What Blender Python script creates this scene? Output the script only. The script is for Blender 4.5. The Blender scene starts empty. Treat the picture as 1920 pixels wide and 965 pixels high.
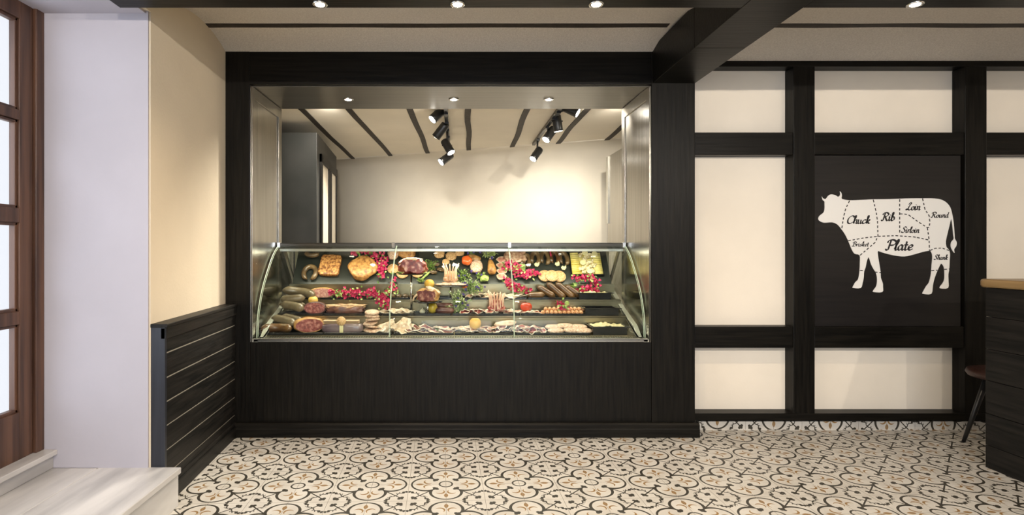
import bpy, bmesh, math, random
from mathutils import Vector, Matrix, Euler, noise
sc = bpy.context.scene
COL = sc.collection
R = random.Random(7)
F, CX, CY, EYE = 1050.0, 858.0, 466.0, 1.29   # focal length (px) and principal point of the 1920x965 frame, eye height

# ------------------------------------------------------------------ camera
cam_d = bpy.data.cameras.new('camera'); cam = bpy.data.objects.new('camera', cam_d); COL.objects.link(cam)
cam.location = (0, 0, EYE); cam.rotation_euler = (math.pi/2, 0, 0)
cam_d.sensor_width = 36; cam_d.lens = F/1920*36
cam_d.shift_x = (960-CX)/1920; cam_d.shift_y = (CY-482.5)/1920; cam_d.clip_start = 0.05
sc.camera = cam
# ------------------------------------------------------------------ world, exposure
w = bpy.data.worlds.new('world'); sc.world = w; w.use_nodes = True
bg = w.node_tree.nodes['Background']; bg.inputs[0].default_value = (0.93, 0.93, 1.0, 1); bg.inputs[1].default_value = 0.95
sc.view_settings.view_transform = 'Standard'; sc.view_settings.look = 'None'
sc.view_settings.gamma = 1; sc.view_settings.use_curve_mapping = False
sc.view_settings.exposure = 0.25
# daylight outside the two glazed openings
def area(name, loc, rot, sx, sy, power, col):
    l = bpy.data.lights.new(name, 'AREA'); l.shape = 'RECTANGLE'; l.size = sx; l.size_y = sy; l.energy = power; l.color = col
    o = bpy.data.objects.new(name, l); COL.objects.link(o); o.location = loc; o.rotation_euler = rot
    return o
DAY = (0.80, 0.86, 1.0)
area('daylight_door', (-2.75, 1.3, 1.5), (0, -math.pi/2, 0), 2.2, 2.8, 50, DAY)
area('daylight_shopfront', (0.6, -2.75, 1.5), (math.pi/2, 0, 0), 2.6, 2.2, 95, DAY)
WARM = (1.0, 0.80, 0.56); WARM2 = (1.0, 0.905, 0.79)
P_BEAM, P_ROOM, P_SOFFIT, P_TRACK, P_CASE = 34, 112, 26, 125, 5.2

# ------------------------------------------------------------------ node helpers
class E:
    """a socket that can be used in arithmetic"""
    nt = None
    def __init__(s, k): s.k = k
    @staticmethod
    def op(o, *a):
        n = E.nt.nodes.new('ShaderNodeMath'); n.operation = o
        for i, x in enumerate(a):
            if isinstance(x, E): E.nt.links.new(x.k, n.inputs[i])
            else: n.inputs[i].default_value = float(x)
        return E(n.outputs[0])
    def __add__(a, b): return E.op('ADD', a, b)
    def __radd__(a, b): return E.op('ADD', b, a)
    def __sub__(a, b): return E.op('SUBTRACT', a, b)
    def __rsub__(a, b): return E.op('SUBTRACT', b, a)
    def __mul__(a, b): return E.op('MULTIPLY', a, b)
    def __rmul__(a, b): return E.op('MULTIPLY', b, a)
    def __truediv__(a, b): return E.op('DIVIDE', a, b)
def lt(a, b): return E.op('LESS_THAN', a, b)
def gt(a, b): return E.op('GREATER_THAN', a, b)
def mx(*a):
    r = a[0]
    for b in a[1:]: r = E.op('MAXIMUM', r, b)
    return r
def mn(a, b): return E.op('MINIMUM', a, b)
def ab(a): return E.op('ABSOLUTE', a)
def dist(a, b, x, y):
    return E.op('SQRT', (a-x)*(a-x)+(b-y)*(b-y))

MATS = {}
def newmat(name):
    m = bpy.data.materials.new(name); m.use_nodes = True
    nt = m.node_tree; b = nt.nodes['Principled BSDF']
    return m, nt, b
def rgb(c): return (c[0], c[1], c[2], 1)
def coords(nt, scale=(1,1,1)):
    tc = nt.nodes.new('ShaderNodeTexCoord'); mp = nt.nodes.new('ShaderNodeMapping')
    mp.inputs['Scale'].default_value = scale; nt.links.new(tc.outputs['Object'], mp.inputs[0]); return mp.outputs[0]
def mat(name, c1, c2=None, scale=20, rough=0.5, metal=0, bump=0, stretch=(1,1,1), detail=4, lo=.35, hi=.65, c3=None, spec=.5, coat=0, bscale=None, kind='noise', rough2=None):
    if name in MATS: return MATS[name]
    m, nt, b = newmat(name)
    b.inputs['Base Color'].default_value = rgb(c1); b.inputs['Roughness'].default_value = rough
    b.inputs['Metallic'].default_value = metal; b.inputs['Specular IOR Level'].default_value = spec
    b.inputs['Coat Weight'].default_value = coat; b.inputs['Coat Roughness'].default_value = .15
    if c2 is not None or bump:
        co = coords(nt, stretch)
        if kind == 'voronoi':
            n = nt.nodes.new('ShaderNodeTexVoronoi'); n.inputs['Scale'].default_value = scale; out = n.outputs['Distance']
        else:
            n = nt.nodes.new('ShaderNodeTexNoise'); n.inputs['Scale'].default_value = scale; n.inputs['Detail'].default_value = detail; out = n.outputs['Fac']
        nt.links.new(co, n.inputs['Vector'])
        if c2 is not None:
            r = nt.nodes.new('ShaderNodeValToRGB'); e = r.color_ramp.elements
            e[0].position = lo; e[0].color = rgb(c1); e[1].position = hi; e[1].color = rgb(c2)
            if c3 is not None:
                x = e.new((lo+hi)/2); x.color = rgb(c3)
            nt.links.new(out, r.inputs[0]); nt.links.new(r.outputs[0], b.inputs['Base Color'])
        if rough2 is not None:
            mr = nt.nodes.new('ShaderNodeMapRange'); mr.inputs['To Min'].default_value = rough; mr.inputs['To Max'].default_value = rough2
            nt.links.new(out, mr.inputs[0]); nt.links.new(mr.outputs[0], b.inputs['Roughness'])
        if bump:
            src = out
            if bscale:
                n2 = nt.nodes.new('ShaderNodeTexNoise'); n2.inputs['Scale'].default_value = bscale; n2.inputs['Detail'].default_value = 3
                nt.links.new(co, n2.inputs['Vector']); src = n2.outputs['Fac']
            bp = nt.nodes.new('ShaderNodeBump'); bp.inputs['Strength'].default_value = min(1, bump); bp.inputs['Distance'].default_value = .004*max(1, bump)
            nt.links.new(src, bp.inputs['Height']); nt.links.new(bp.outputs[0], b.inputs['Normal'])
    MATS[name] = m; return m
def emis(name, c, s):
    m, nt, b = newmat(name); b.inputs['Base Color'].default_value = rgb(c)
    b.inputs['Emission Color'].default_value = rgb(c); b.inputs['Emission Strength'].default_value = s
    MATS[name] = m; return m
def glassmat(name, tint, ior=1.45, rough=0.0, f=1.0):
    m, nt, b = newmat(name); nt.nodes.remove(b)
    out = nt.nodes['Material Output']
    t = nt.nodes.new('ShaderNodeBsdfTransparent'); t.inputs[0].default_value = rgb(tint)
    g = nt.nodes.new('ShaderNodeBsdfGlossy'); g.inputs['Roughness'].default_value = rough
    fr = nt.nodes.new('ShaderNodeFresnel')
    ge = nt.nodes.new('ShaderNodeNewGeometry'); mr = nt.nodes.new('ShaderNodeMapRange')   # same reflectance on both faces of the sheet
    mr.inputs['To Min'].default_value = ior; mr.inputs['To Max'].default_value = 1/ior
    nt.links.new(ge.outputs['Backfacing'], mr.inputs[0]); nt.links.new(mr.outputs[0], fr.inputs[0])
    mu = nt.nodes.new('ShaderNodeMath'); mu.operation = 'MULTIPLY'; mu.inputs[1].default_value = f
    mi = nt.nodes.new('ShaderNodeMixShader'); nt.links.new(fr.outputs[0], mu.inputs[0]); nt.links.new(mu.outputs[0], mi.inputs[0])
    nt.links.new(t.outputs[0], mi.inputs[1]); nt.links.new(g.outputs[0], mi.inputs[2]); nt.links.new(mi.outputs[0], out.inputs[0])
    MATS[name] = m; return m

# patterned cement tiles, one motif = 0.402 m
def tile_material():
    m, nt, b = newmat('patterned_cement_tile'); E.nt = nt
    geo = nt.nodes.new('ShaderNodeNewGeometry'); sp = nt.nodes.new('ShaderNodeSeparateXYZ')
    nt.links.new(geo.outputs['Position'], sp.inputs[0])
    X, Y, Z = E(sp.outputs[0]), E(sp.outputs[1]), E(sp.outputs[2])
    wl = gt(Z, .003)
    Y = Y - Z + wl*.145
    X = X + wl*.07
    th = math.radians(1.65); c, s = math.cos(th), math.sin(th); P = .402
    x0, y0 = -.076, 3.473
    u = ((X-x0)*c + (Y-y0)*s)*(1/P) + .5
    v = ((Y-y0)*c - (X-x0)*s)*(1/P) + .5
    fu = E.op('FRACT', u)*2 - 1; fv = E.op('FRACT', v)*2 - 1
    au, av = ab(fu), ab(fv)
    a = mx(au, av); bb = mn(au, av)
    ring = mn(lt(dist(a, bb, .5, 0), .450), gt(dist(a, bb, .530, 0), .369))
    ring = mn(ring, gt(a+bb, .66))
    centre = lt(ab(dist(a, bb, 0, 0)-.175), .024)
    stem = mn(lt(a-bb, .027), mn(gt(a+bb, .88), lt(a+bb, 1.62)))
    notch = mn(lt(a-bb, .07), mn(gt(a+bb, .80), lt(a+bb, .93)))
    clov = mx(lt(dist(a, bb, .31, .31), .045), lt(dist(a, bb, .31, .235), .05), lt(dist(a, bb, .25, .25), .04))
    clov2 = mx(lt(dist(a, bb, .805, .805), .04), lt(dist(a, bb, .865, .79), .05), lt(dist(a, bb, .865, .865), .038))
    p, q = 1-a, 1-bb
    ang = E.op('ARCTAN2', p, q)
    rr = E.op('SQRT', p*p+q*q)
    wav = .495 + .03*E.op('COSINE', ang*4) + .022*E.op('SINE', ang*16)
    thk = .018 + .044*mx(E.op('SINE', ang*8+.4), 0*ang) * ab(E.op('SINE', ang*22))
    scroll = lt(ab(rr-wav), thk)
    barb = mn(lt(ab(rr-wav-.035), .035), gt(E.op('SINE', ang*40+rr*30), .55))
    barb = mn(barb, mn(gt(ang, .12), lt(ang, .62)))
    dark = mx(ring, centre, stem, notch, clov, clov2, scroll, barb)
    leaf = lt(ab(bb)*1.0, .055 - E.op('MULTIPLY', (a-.70)*(a-.70), 3.6))
    cres = mn(lt(dist(a, bb, .485, .150), .125), gt(dist(a, bb, .450, .180), .118))
    cres = mn(cres, gt(bb, .028))
    gold = mx(leaf, cres)
    g1 = mn(mn(au, av), mn(1-au, 1-av))
    grout = lt(g1, .0055)
    n = nt.nodes.new('ShaderNodeTexNoise'); n.inputs['Scale'].default_value = 9; n.inputs['Detail'].default_value = 5
    nt.links.new(geo.outputs['Position'], n.inputs['Vector'])
    rp = nt.nodes.new('ShaderNodeValToRGB'); rp.color_ramp.elements[0].position = .3; rp.color_ramp.elements[1].position = .7
    rp.color_ramp.elements[0].color = (.50, .47, .42, 1); rp.color_ramp.elements[1].color = (.60, .575, .525, 1)
    nt.links.new(n.outputs['Fac'], rp.inputs[0])
    def mix(fac, A, col):
        k = nt.nodes.new('ShaderNodeMix'); k.data_type = 'RGBA'
        nt.links.new(fac.k, k.inputs[0]); nt.links.new(A, k.inputs[6]); k.inputs[7].default_value = rgb(col); return k.outputs[2]
    c1 = mix(gold, rp.outputs[0], (.27, .155, .055))
    c2 = mix(dark, c1, (.040, .036, .028))
    c3 = mix(grout, c2, (.22, .20, .17))
    nt.links.new(c3, b.inputs['Base Color'])
    b.inputs['Roughness'].default_value = .42; b.inputs['Specular IOR Level'].default_value = .4
    return m

# ------------------------------------------------------------------ mesh helpers
class MB:
    def __init__(s): s.v, s.f, s.m, s.sm = [], [], [], []
    def add(s, vs, fs, mi=0, smooth=False):
        o = len(s.v); s.v += [tuple(x) for x in vs]
        for f in fs: s.f.append([i+o for i in f]); s.m.append(mi); s.sm.append(smooth)
        return s
    def box(s, x0, x1, y0, y1, z0, z1, mi=0):
        vs = [(x,y,z) for z in (z0,z1) for y in (y0,y1) for x in (x0,x1)]
        return s.add(vs, [(0,2,3,1),(4,5,7,6),(0,1,5,4),(1,3,7,5),(3,2,6,7),(2,0,4,6)], mi)
    def prism(s, pts, h0, h1, axis='z', mi=0):
        """pts: 2D outline; axis: the extrusion axis; for x the outline is (y,z), for y it is (x,z), for z it is (x,y)"""
        n = len(pts)
        def P(p, h): return {'x': (h, p[0], p[1]), 'y': (p[0], h, p[1]), 'z': (p[0], p[1], h)}[axis]
        vs = [P(p,h0) for p in pts]+[P(p,h1) for p in pts]
        fs = [list(range(n)), list(range(2*n-1, n-1, -1))]+[(i,(i+1)%n,(i+1)%n+n,i+n) for i in range(n)]
        return s.add(vs, fs, mi)
    def tube(s, pts, rad, seg=8, mi=0, cap=True, flat=1.0):
        pts = [Vector(p) for p in pts]; n = len(pts)
        if not isinstance(rad, (list, tuple)): rad = [rad]*n
        vs = []; up = None
        for i, p in enumerate(pts):
            t = (pts[min(i+1,n-1)]-pts[max(i-1,0)]).normalized()
            if up is None: up = Vector((0,0,1)) if abs(t.z) < .9 else Vector((0,1,0))
            sd = t.cross(up).normalized(); up = sd.cross(t).normalized()
            for k in range(seg):
                a = 2*math.pi*k/seg; vs.append(p+sd*math.cos(a)*rad[i]+up*math.sin(a)*rad[i]*flat)
        fs = [(i*seg+k, i*seg+(k+1)%seg, (i+1)*seg+(k+1)%seg, (i+1)*seg+k) for i in range(n-1) for k in range(seg)]
        if cap: fs += [list(range(seg-1,-1,-1)), list(range((n-1)*seg, n*seg))]
        return s.add(vs, fs, mi, True)
    def cyl(s, a, b, r, r2=None, seg=16, mi=0):
        return s.tube([a, b], [r, r if r2 is None else r2], seg, mi)
    def lathe(s, prof, seg=24, mi=0, ox=0, oy=0, sq=1.0, smooth=True):
        n = len(prof); vs = [(ox+r*math.cos(2*math.pi*k/seg), oy+sq*r*math.sin(2*math.pi*k/seg), z) for r, z in prof for k in range(seg)]
        fs = [(i*seg+k, i*seg+(k+1)%seg, (i+1)*seg+(k+1)%seg, (i+1)*seg+k) for i in range(n-1) for k in range(seg)]
        fs += [list(range(seg-1,-1,-1)), list(range((n-1)*seg, n*seg))]
        return s.add(vs, fs, mi, smooth)
    def blob(s, rx, ry, rz, seed=0, amp=.06, freq=2.5, pw=1.0, c=(0,0,0), seg=28, rings=16, mi=0, cut=None, cut_mi=1, flatb=0.0):
        """bumpy super-ellipsoid; cut=(axis, sign, fraction) slices one end flat with its own material"""
        o = len(s.v); vs = []; cutf = []
        for i in range(rings+1):
            ph = math.pi*i/rings
            for k in range(seg):
                th = 2*math.pi*k/seg
                x, y, z = math.sin(ph)*math.cos(th), math.sin(ph)*math.sin(th), math.cos(ph)
                f = lambda q: math.copysign(abs(q)**pw, q)
                x, y, z = f(x), f(y), f(z)
                d = 1+amp*noise.noise(Vector((x*freq+seed*7.3, y*freq+seed*3.1, z*freq)))*2
                p = [x*rx*d, y*ry*d, z*rz*d]
                if p[2] < -rz*(1-flatb): p[2] = -rz*(1-flatb)
                cc = False
                if cut:
                    ax, sg, fr = cut; lim = (rx,ry,rz)[ax]*fr
                    if sg*p[ax] > lim: p[ax] = sg*lim; cc = True
                cutf.append(cc); vs.append((p[0]+c[0], p[1]+c[1], p[2]+c[2]))
        s.v += vs
        for i in range(rings):
            for k in range(seg):
                q = [i*seg+k, i*seg+(k+1)%seg, (i+1)*seg+(k+1)%seg, (i+1)*seg+k]
                isc = all(cutf[j] for j in q)
                s.f.append([j+o for j in q][::-1]); s.m.append(cut_mi if isc else mi); s.sm.append(not isc)
        return s
    def build(s, name, mats, parent=None, loc=None, rot=None, bevel=0):
        me = bpy.data.meshes.new(name)
        me.from_pydata(s.v, [], s.f)
        if not isinstance(mats, (list, tuple)): mats = [mats]
        for q in mats: me.materials.append(q)
        me.polygons.foreach_set('material_index', s.m); me.polygons.foreach_set('use_smooth', s.sm)
        bm = bmesh.new(); bm.from_mesh(me); bmesh.ops.remove_doubles(bm, verts=bm.verts, dist=1e-6)
        bmesh.ops.recalc_face_normals(bm, faces=bm.faces); bm.to_mesh(me); bm.free(); me.update()
        o = bpy.data.objects.new(name, me); COL.objects.link(o)
        if parent: o.parent = parent
        if loc: o.location = loc
        if rot: o.rotation_euler = rot
        if bevel:
            k = o.modifiers.new('bevel', 'BEVEL'); k.width = bevel; k.segments = 2; k.limit_method = 'ANGLE'
        return o
def tag(o, label, cat, group=None):
    o['label'] = label; o['category'] = cat
    if group: o['group'] = group
    return o
def thing(name, label, cat, loc=(0,0,0), rot=(0,0,0), group=None):
    o = bpy.data.objects.new(name, None); COL.objects.link(o); o.empty_display_size = .05
    o.location = loc; o.rotation_euler = rot
    return tag(o, label, cat, group)
def struct(name, mb, m, bevel=0, loc=None):
    o = mb.build(name, m, bevel=bevel, loc=loc); o['kind'] = 'structure'; return o
def copy_tree(o, parent=None):
    c = o.copy(); COL.objects.link(c)
    if parent: c.parent = parent
    for ch in list(o.children): copy_tree(ch, c)
    return c
def at(px, d, z): return ((px-CX)*d/F, d, z)
def wx(px, d): return (px-CX)*d/F
def wz(py, d): return EYE-(py-CY)*d/F

# ------------------------------------------------------------------ materials
BLACK = mat('black_stained_wood', (.0030,.0026,.0020), (.0085,.0072,.0053), 60, .40, bump=.3, stretch=(.06,1,1), spec=.16)
BLACKV = mat('black_stained_wood_upright', (.0030,.0026,.0020), (.0085,.0072,.0053), 60, .40, bump=.3, stretch=(1,1,.06), spec=.16)
BLACKP = mat('black_plank_wood', (.005,.005,.0045), (.016,.014,.012), 45, .45, bump=.5, stretch=(1,.06,1), spec=.2)
TILE = tile_material()
def plaster(name, c, b=.25, s=60): return mat(name, tuple(x*.95 for x in c), c, 3, .85, bump=b, bscale=s, spec=.2)
CREAM = plaster('cream_plaster', (.70,.605,.465))
CREAMR = plaster('pale_cream_plaster', (.88,.80,.68), .1)
WHITE = plaster('white_plaster', (.45,.425,.465), .15, 25)
CEIL = mat('rough_ceiling_plaster', (.54,.50,.45), (.66,.62,.56), 120, .95, bump=.8, bscale=160, spec=.1)
BROOM = plaster('service_room_plaster', (.83,.77,.66), .05)
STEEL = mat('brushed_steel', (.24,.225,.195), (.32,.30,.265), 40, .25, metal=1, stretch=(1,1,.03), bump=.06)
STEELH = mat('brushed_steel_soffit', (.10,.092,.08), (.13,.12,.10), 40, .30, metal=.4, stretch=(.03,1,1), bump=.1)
ALU = mat('satin_aluminium', (.50,.49,.45), None, rough=.3, metal=1)
CASEST = mat('case_steel', (.20,.165,.10), (.31,.265,.17), 8, .28, metal=1, stretch=(.3,1,1))
CHROME = mat('chrome', (.75,.74,.72), None, rough=.12, metal=1)
BLKPL = mat('black_plastic', (.012,.012,.012), None, rough=.25)
BLKMET = mat('black_metal', (.015,.015,.015), None, rough=.35)
GLASS = glassmat('clear_glass', (.965,.985,.960), 1.23)
DGLASS = glassmat('door_glass', (.95,.97,.97), 1.45)
GEDGE = mat('green_glass_edge', (.55,.66,.50), None, rough=.15)
MARBLE = mat('grey_marble', (.34,.33,.33), (.62,.60,.58), 5, .3, stretch=(1.6,.25,1), detail=6, lo=.3, hi=.62)
DWOOD = mat('brown_door_wood', (.045,.020,.012), (.11,.052,.030), 30, .38, bump=.2, stretch=(1,1,.05))
LAMPON = emis('lamp_lens', (1.0,.86,.66), 45)
LAMPW = emis('track_lens', (1.0,.95,.86), 26)
# ================================================================== THE SETTING
struct('floor', MB().box(-1.62, 4.9, -2.3, 3.99, -.06, 0), TILE)
struct('floor', MB().box(-3.0, 3.0, 4.06, 8.6, -.06, 0), mat('service_floor', (.25,.22,.19), (.3,.27,.23), 5, .5))
# left wall, slightly splayed, with the door niche
def lx(y): return -1.54-.06*(y-2.81)/1.05
struct('wall_left', MB().prism([(lx(2.81),2.81),(lx(4.0),4.0),(-2.25,4.0),(-2.25,2.81)], 0, 2.75, 'z'), CREAM)
struct('wall_left', MB().prism([(-1.54,-2.3),(lx(2.81),2.81),(-2.25,2.81),(-2.25,-2.3)], 2.478, 2.75, 'z'), CREAM)
struct('wall_left', MB().box(-2.3, -1.54, -2.3, -.35, 0, 2.478), CREAM)
struct('trim_1', MB().box(-2.20, -1.548, 2.800, 2.808, .195, 2.478), WHITE)       # pale window reveal
struct('trim_2', MB().box(-2.25, -1.56, -.35, 2.80, 2.466, 2.476), WHITE)         # niche ceiling
struct('wall_right', MB().box(4.9, 5.0, -2.3, 4.1, 0, 2.75), CREAMR)
# rear wall of the room, behind the camera, with the shop window
rw = MB().box(-1.6, -1.0, -2.42, -2.3, 0, 2.75).box(2.3, 5.0, -2.42, -2.3, 0, 2.75).box(-1.0, 2.3, -2.42, -2.3, 2.45, 2.75).box(-1.0, 2.3, -2.42, -2.3, 0, .35)
struct('wall_rear', rw, CREAM)
wn = struct('window_1', MB().box(-1.0,-.92,-2.4,-2.32,.35,2.45).box(2.22,2.3,-2.4,-2.32,.35,2.45).box(.62,.70,-2.4,-2.32,.35,2.45).box(-1,2.3,-2.4,-2.32,.35,.43).box(-1,2.3,-2.4,-2.32,2.37,2.45), DWOOD)
MB().box(-.92,2.22,-2.365,-2.36,.43,2.37).build('pane', DGLASS, wn)
# ceiling: flat in front of the cross beam, a shallow vault behind it
struct('ceiling', MB().box(-1.6, 4.95, -2.35, 2.50, 2.66, 2.76), CEIL)
def vz(y): return max(2.60, 2.70-.40*(y-3.5)**2)
ys = [2.60+.05*i for i in range(31)]
pr = [(y, vz(y)) for y in ys]+[(4.10, 2.9), (2.60, 2.9)]
struct('ceiling', MB().prism(pr, -1.66, 4.95, 'x'), CEIL)
mt = mat('dark_ceiling_joist', (.018,.013,.010), (.04,.03,.022), 30, .7)
def joist(x0, x1, y, w, name):
    mb = MB(); n = 26; top = []; bot = []
    for i in range(n+1):
        x = x0+(x1-x0)*i/n
        a = y-w/2+.008*noise.noise(Vector((x*2.2, 0, 1))); b = y+w/2+.008*noise.noise(Vector((x*2.0, 5, 1)))
        top.append(a); bot.append(b)
    for i in range(n):
        xa = x0+(x1-x0)*i/n; xb = x0+(x1-x0)*(i+1)/n
        q = [(xa,top[i]),(xb,top[i+1]),(xb,bot[i+1]),(xa,bot[i])]
        vs = [(p[0],p[1],vz(p[1])-.003) for p in q]+[(p[0],p[1],vz(p[1])+.01) for p in q]
        mb.add(vs, [(0,1,2,3),(7,6,5,4),(0,4,5,1),(3,2,6,7),(0,3,7,4),(1,5,6,2)])
    struct(name, mb, mt)
joist(-1.585, 1.33, 3.535, .055, 'trim_3'); joist(1.63, 4.9, 3.535, .055, 'trim_3')
# beams
struct('trim_4', MB().box(-1.60, 1.345, 2.30, 2.654, 2.43, 2.60), BLACK, .003)
struct('trim_4', MB().box(1.637, 4.9, 2.30, 2.654, 2.43, 2.60), BLACK, .003)
struct('trim_5', MB().box(1.345, 1.637, .2, 3.18, 2.43, 2.68), BLACK, .002)
struct('trim_5', MB().box(1.345, 1.637, 3.183, 3.86, 2.43, 2.68), BLACK, .002)
struct('trim_4', MB().box(-1.60, 4.9, -.9, -.6, 2.43, 2.66), BLACK, .003)
# black frame of the serving opening, wall 0.66 m thick
xL, xR, zT, zB = wx(468,3.86), wx(1222,3.86), 2.422, .645
struct('trim_6', MB().box(lx(3.9)-.0, xL, 3.86, 4.515, 0, 2.66), BLACKV, .003)
struct('trim_6', MB().box(xR, 1.637, 3.86, 4.515, 0, 2.66), BLACKV, .003)
struct('trim_7', MB().box(xL, xR, 3.862, 4.515, zT, 2.655), BLACK, .002)
struct('wall_front', MB().box(xL, xR, 3.868, 3.93, .0, zB), BLACKV, .002)
struct('wall_front', MB().box(-3.0, -1.6, 4.06, 4.5, 0, 2.7).box(1.637, 3.0, 4.1, 4.5, 0, 2.7).box(-1.6,1.637,4.45,4.515,2.655,2.75), BROOM)
# dark steel lining of the soffit and panelled steel jambs
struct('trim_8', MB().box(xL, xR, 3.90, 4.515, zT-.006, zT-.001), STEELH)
for side, x in ((1, xL), (-1, xR)):
    a, b = (x+.001, x+.006) if side > 0 else (x-.006, x-.001)
    mb = MB().box(a, b, 3.868, 4.515, zB, zT-.008)
    a2, b2 = (x+.006, x+.016) if side > 0 else (x-.016, x-.006)
    for (y0,y1,z0,z1) in ((3.868,3.925,zB,zT-.01),(4.44,4.515,zB,zT-.01),(3.925,4.44,2.33,zT-.01)):
        mb.box(a2, b2, y0, y1, z0, z1)
    struct('trim_9', mb, STEEL, .002)
# baseboard of the counter front
prof = [(3.868,0),(3.822,0),(3.822,.055),(3.826,.062),(3.826,.085),(3.836,.098),(3.868,.098)]
struct('baseboard_front', MB().prism(prof, -1.56, 1.655, 'x'), BLACK, .001)
struct('baseboard_front', MB().box(1.637, 1.655, 3.84, 3.99, 0, .098), BLACK, .001)
# timbered wall on the right
PD, TD = 4.06, 3.96
struct('wall_back', MB().box(1.60, 4.95, PD, PD+.06, 0, 2.75), CREAMR)
z = lambda py: wz(py, TD); x = lambda px: wx(px, TD)
struct('trim_10', MB().box(1.637, 4.9, TD-.004, PD, z(125), 2.66), BLACK, .003)
for a, b in ((1487,1527),(1808,1849)):
    struct('trim_11', MB().box(x(a), x(b), TD-.006, PD, z(786), z(125)), BLACKV, .004)
for a, b in ((1303,1487),(1527,1808),(1849,2150)):
    for t, bt in ((248,290),(612,652)):
        struct('trim_12', MB().box(max(1.637,x(a)), min(x(b),4.89), TD, PD, z(bt), z(t)), BLACK, .004)
struct('trim_13', MB().box(1.637, 4.9, TD-.008, PD, z(788), z(774)), BLACK, .003)
struct('baseboard_back', MB().box(1.655, 4.9, 3.984, PD, 0, wz(789,3.99)), TILE)
# tiled black wainscot on the left wall with pale gaps
def wxl(y): return -1.472-.06*(y-2.81)/1.05
def slab(off0, off1, y0, y1, z0, z1, mb):
    return mb.prism([(wxl(y0)+off0,y0),(wxl(y0)+off1,y0),(wxl(y1)+off1,y1),(wxl(y1)+off0,y1)], z0, z1, 'z')
struct('trim_14', slab(-.066, -.004, 2.83, 3.858, .0, .87, MB()), mat('pale_gap_backing', (.34,.31,.25), None, rough=.7))
zz = [.02, .146, .269, .394, .516, .638, .763, .87]
mb = MB()
for i in range(7): slab(-.010, 0, 2.835, 3.858, zz[i]+.0035, zz[i+1]-.0035, mb)
struct('trim_15', mb, BLACKP, .0015)
struct('trim_16', slab(-.07, .002, 2.812, 2.835, .0, .90, MB()), mat('black_wood_end_board', (.012,.014,.02), (.02,.022,.03), 50, .4, stretch=(1,1,.05)), .002)
struct('trim_17', slab(-.07, .016, 2.808, 3.858, .893, .912, slab(-.02, .010, 2.812, 3.858, .835, .893, MB())), BLACKP, .003)
struct('baseboard_left', slab(-.012, .016, 2.84, 3.84, 0, .075, slab(-.012, .008, 2.84, 3.84, .075, .10, MB())), BLACKP, .003)
# marble step in the niche and the door threshold
st = MB().box(-2.2, -1.80, -.35, 2.80, 0, .195).box(-1.798, -1.386, -.35, 2.81, .165, .195).box(-1.798, -1.40, -.35, 2.81, 0, .165)
struct('trim_18', st, MARBLE, .004)
struct('trim_19', MB().box(-2.25, -2.02, -.35, 2.80, .195, .262).box(-2.25, -2.0, -.35, 2.80, .262, .288), MARBLE, .004)
# the glazed timber door (two leaves seen edge-on)
dr = MB()
DX0, DX1 = -2.13, -2.08
rows = [(.514,.930),(.993,1.414),(1.483,1.901),(1.949,2.383)]
def leaf(y1, y0):
    mb = MB().box(DX0, DX1, y1-.081, y1, .29, 2.47).box(DX0, DX1, y0, y0+.081, .29, 2.47)
    zs = [.29, .514, .930, .993, 1.414, 1.483, 1.901, 1.949, 2.383, 2.47]
    for a, b in ((.29,.514),(.930,.993),(1.414,1.483),(1.901,1.949),(2.383,2.47)):
        mb.box(DX0, DX1, y0+.081, y1-.081, a, b)
    ym = (y0+y1)/2; mb.box(DX0, DX1, ym-.022, ym+.022, .514, 2.383)
    for a, b in rows:     # glazing beads
        for ya, yb in ((y0+.081, ym-.022), (ym+.022, y1-.081)):
            for q in ((ya,ya+.014,a,b),(yb-.014,yb,a,b),(ya,yb,a,a+.014),(ya,yb,b-.014,b)): mb.box(DX0+.008, DX1-.012, *q)
    return mb
fr = struct('door_1', MB().box(-2.2, -2.065, 2.746, 2.80, .288, 2.478).box(-2.2,-2.065,-.35,-.30,.288,2.478), DWOOD, .004)
for y1, y0 in ((2.742, 1.24), (1.235, -.295)):
    lf = leaf(y1, y0).build('leaf', DWOOD, fr, bevel=.003)
    MB().box(-2.112, -2.106, y0+.081, y1-.081, .52, 2.38).build('pane', DGLASS, lf)
# service room beyond the opening
A, B = Vector((-3.0, 8.32)), Vector((3.0, 5.78))
def wline(xx): return A.y+(B.y-A.y)*(xx-A.x)/(B.x-A.x)
mb = MB(); n = 8; prof = [(0,0),(0,2.18)]+[(-.30*(1-math.cos(t*math.pi/2/n)), 2.18+.30*math.sin(t*math.pi/2/n)) for t in range(1,n+1)]
vs = []
for k in range(len(prof)):
    for e in (A, B): vs.append((e.x, e.y+prof[k][0], prof[k][1]))
mb.add(vs, [(2*k,2*k+1,2*k+3,2*k+2) for k in range(len(prof)-1)], 0, True)
o = struct('wall_back', mb, BROOM); so = o.modifiers.new('s','SOLIDIFY'); so.thickness = .05; so.offset = 1
struct('wall_left', MB().box(-3.05, -3.0, 4.4, 8.4, 0, 2.6), BROOM)
struct('wall_right', MB().box(3.0, 3.05, 4.4, 8.0, 0, 2.6), BROOM)
struct('ceiling', MB().prism([(-3.0,4.515),(3.0,4.515),(3.0,B.y-.29),(-3.0,A.y-.29)], 2.48, 2.56, 'z'), BROOM)
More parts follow.
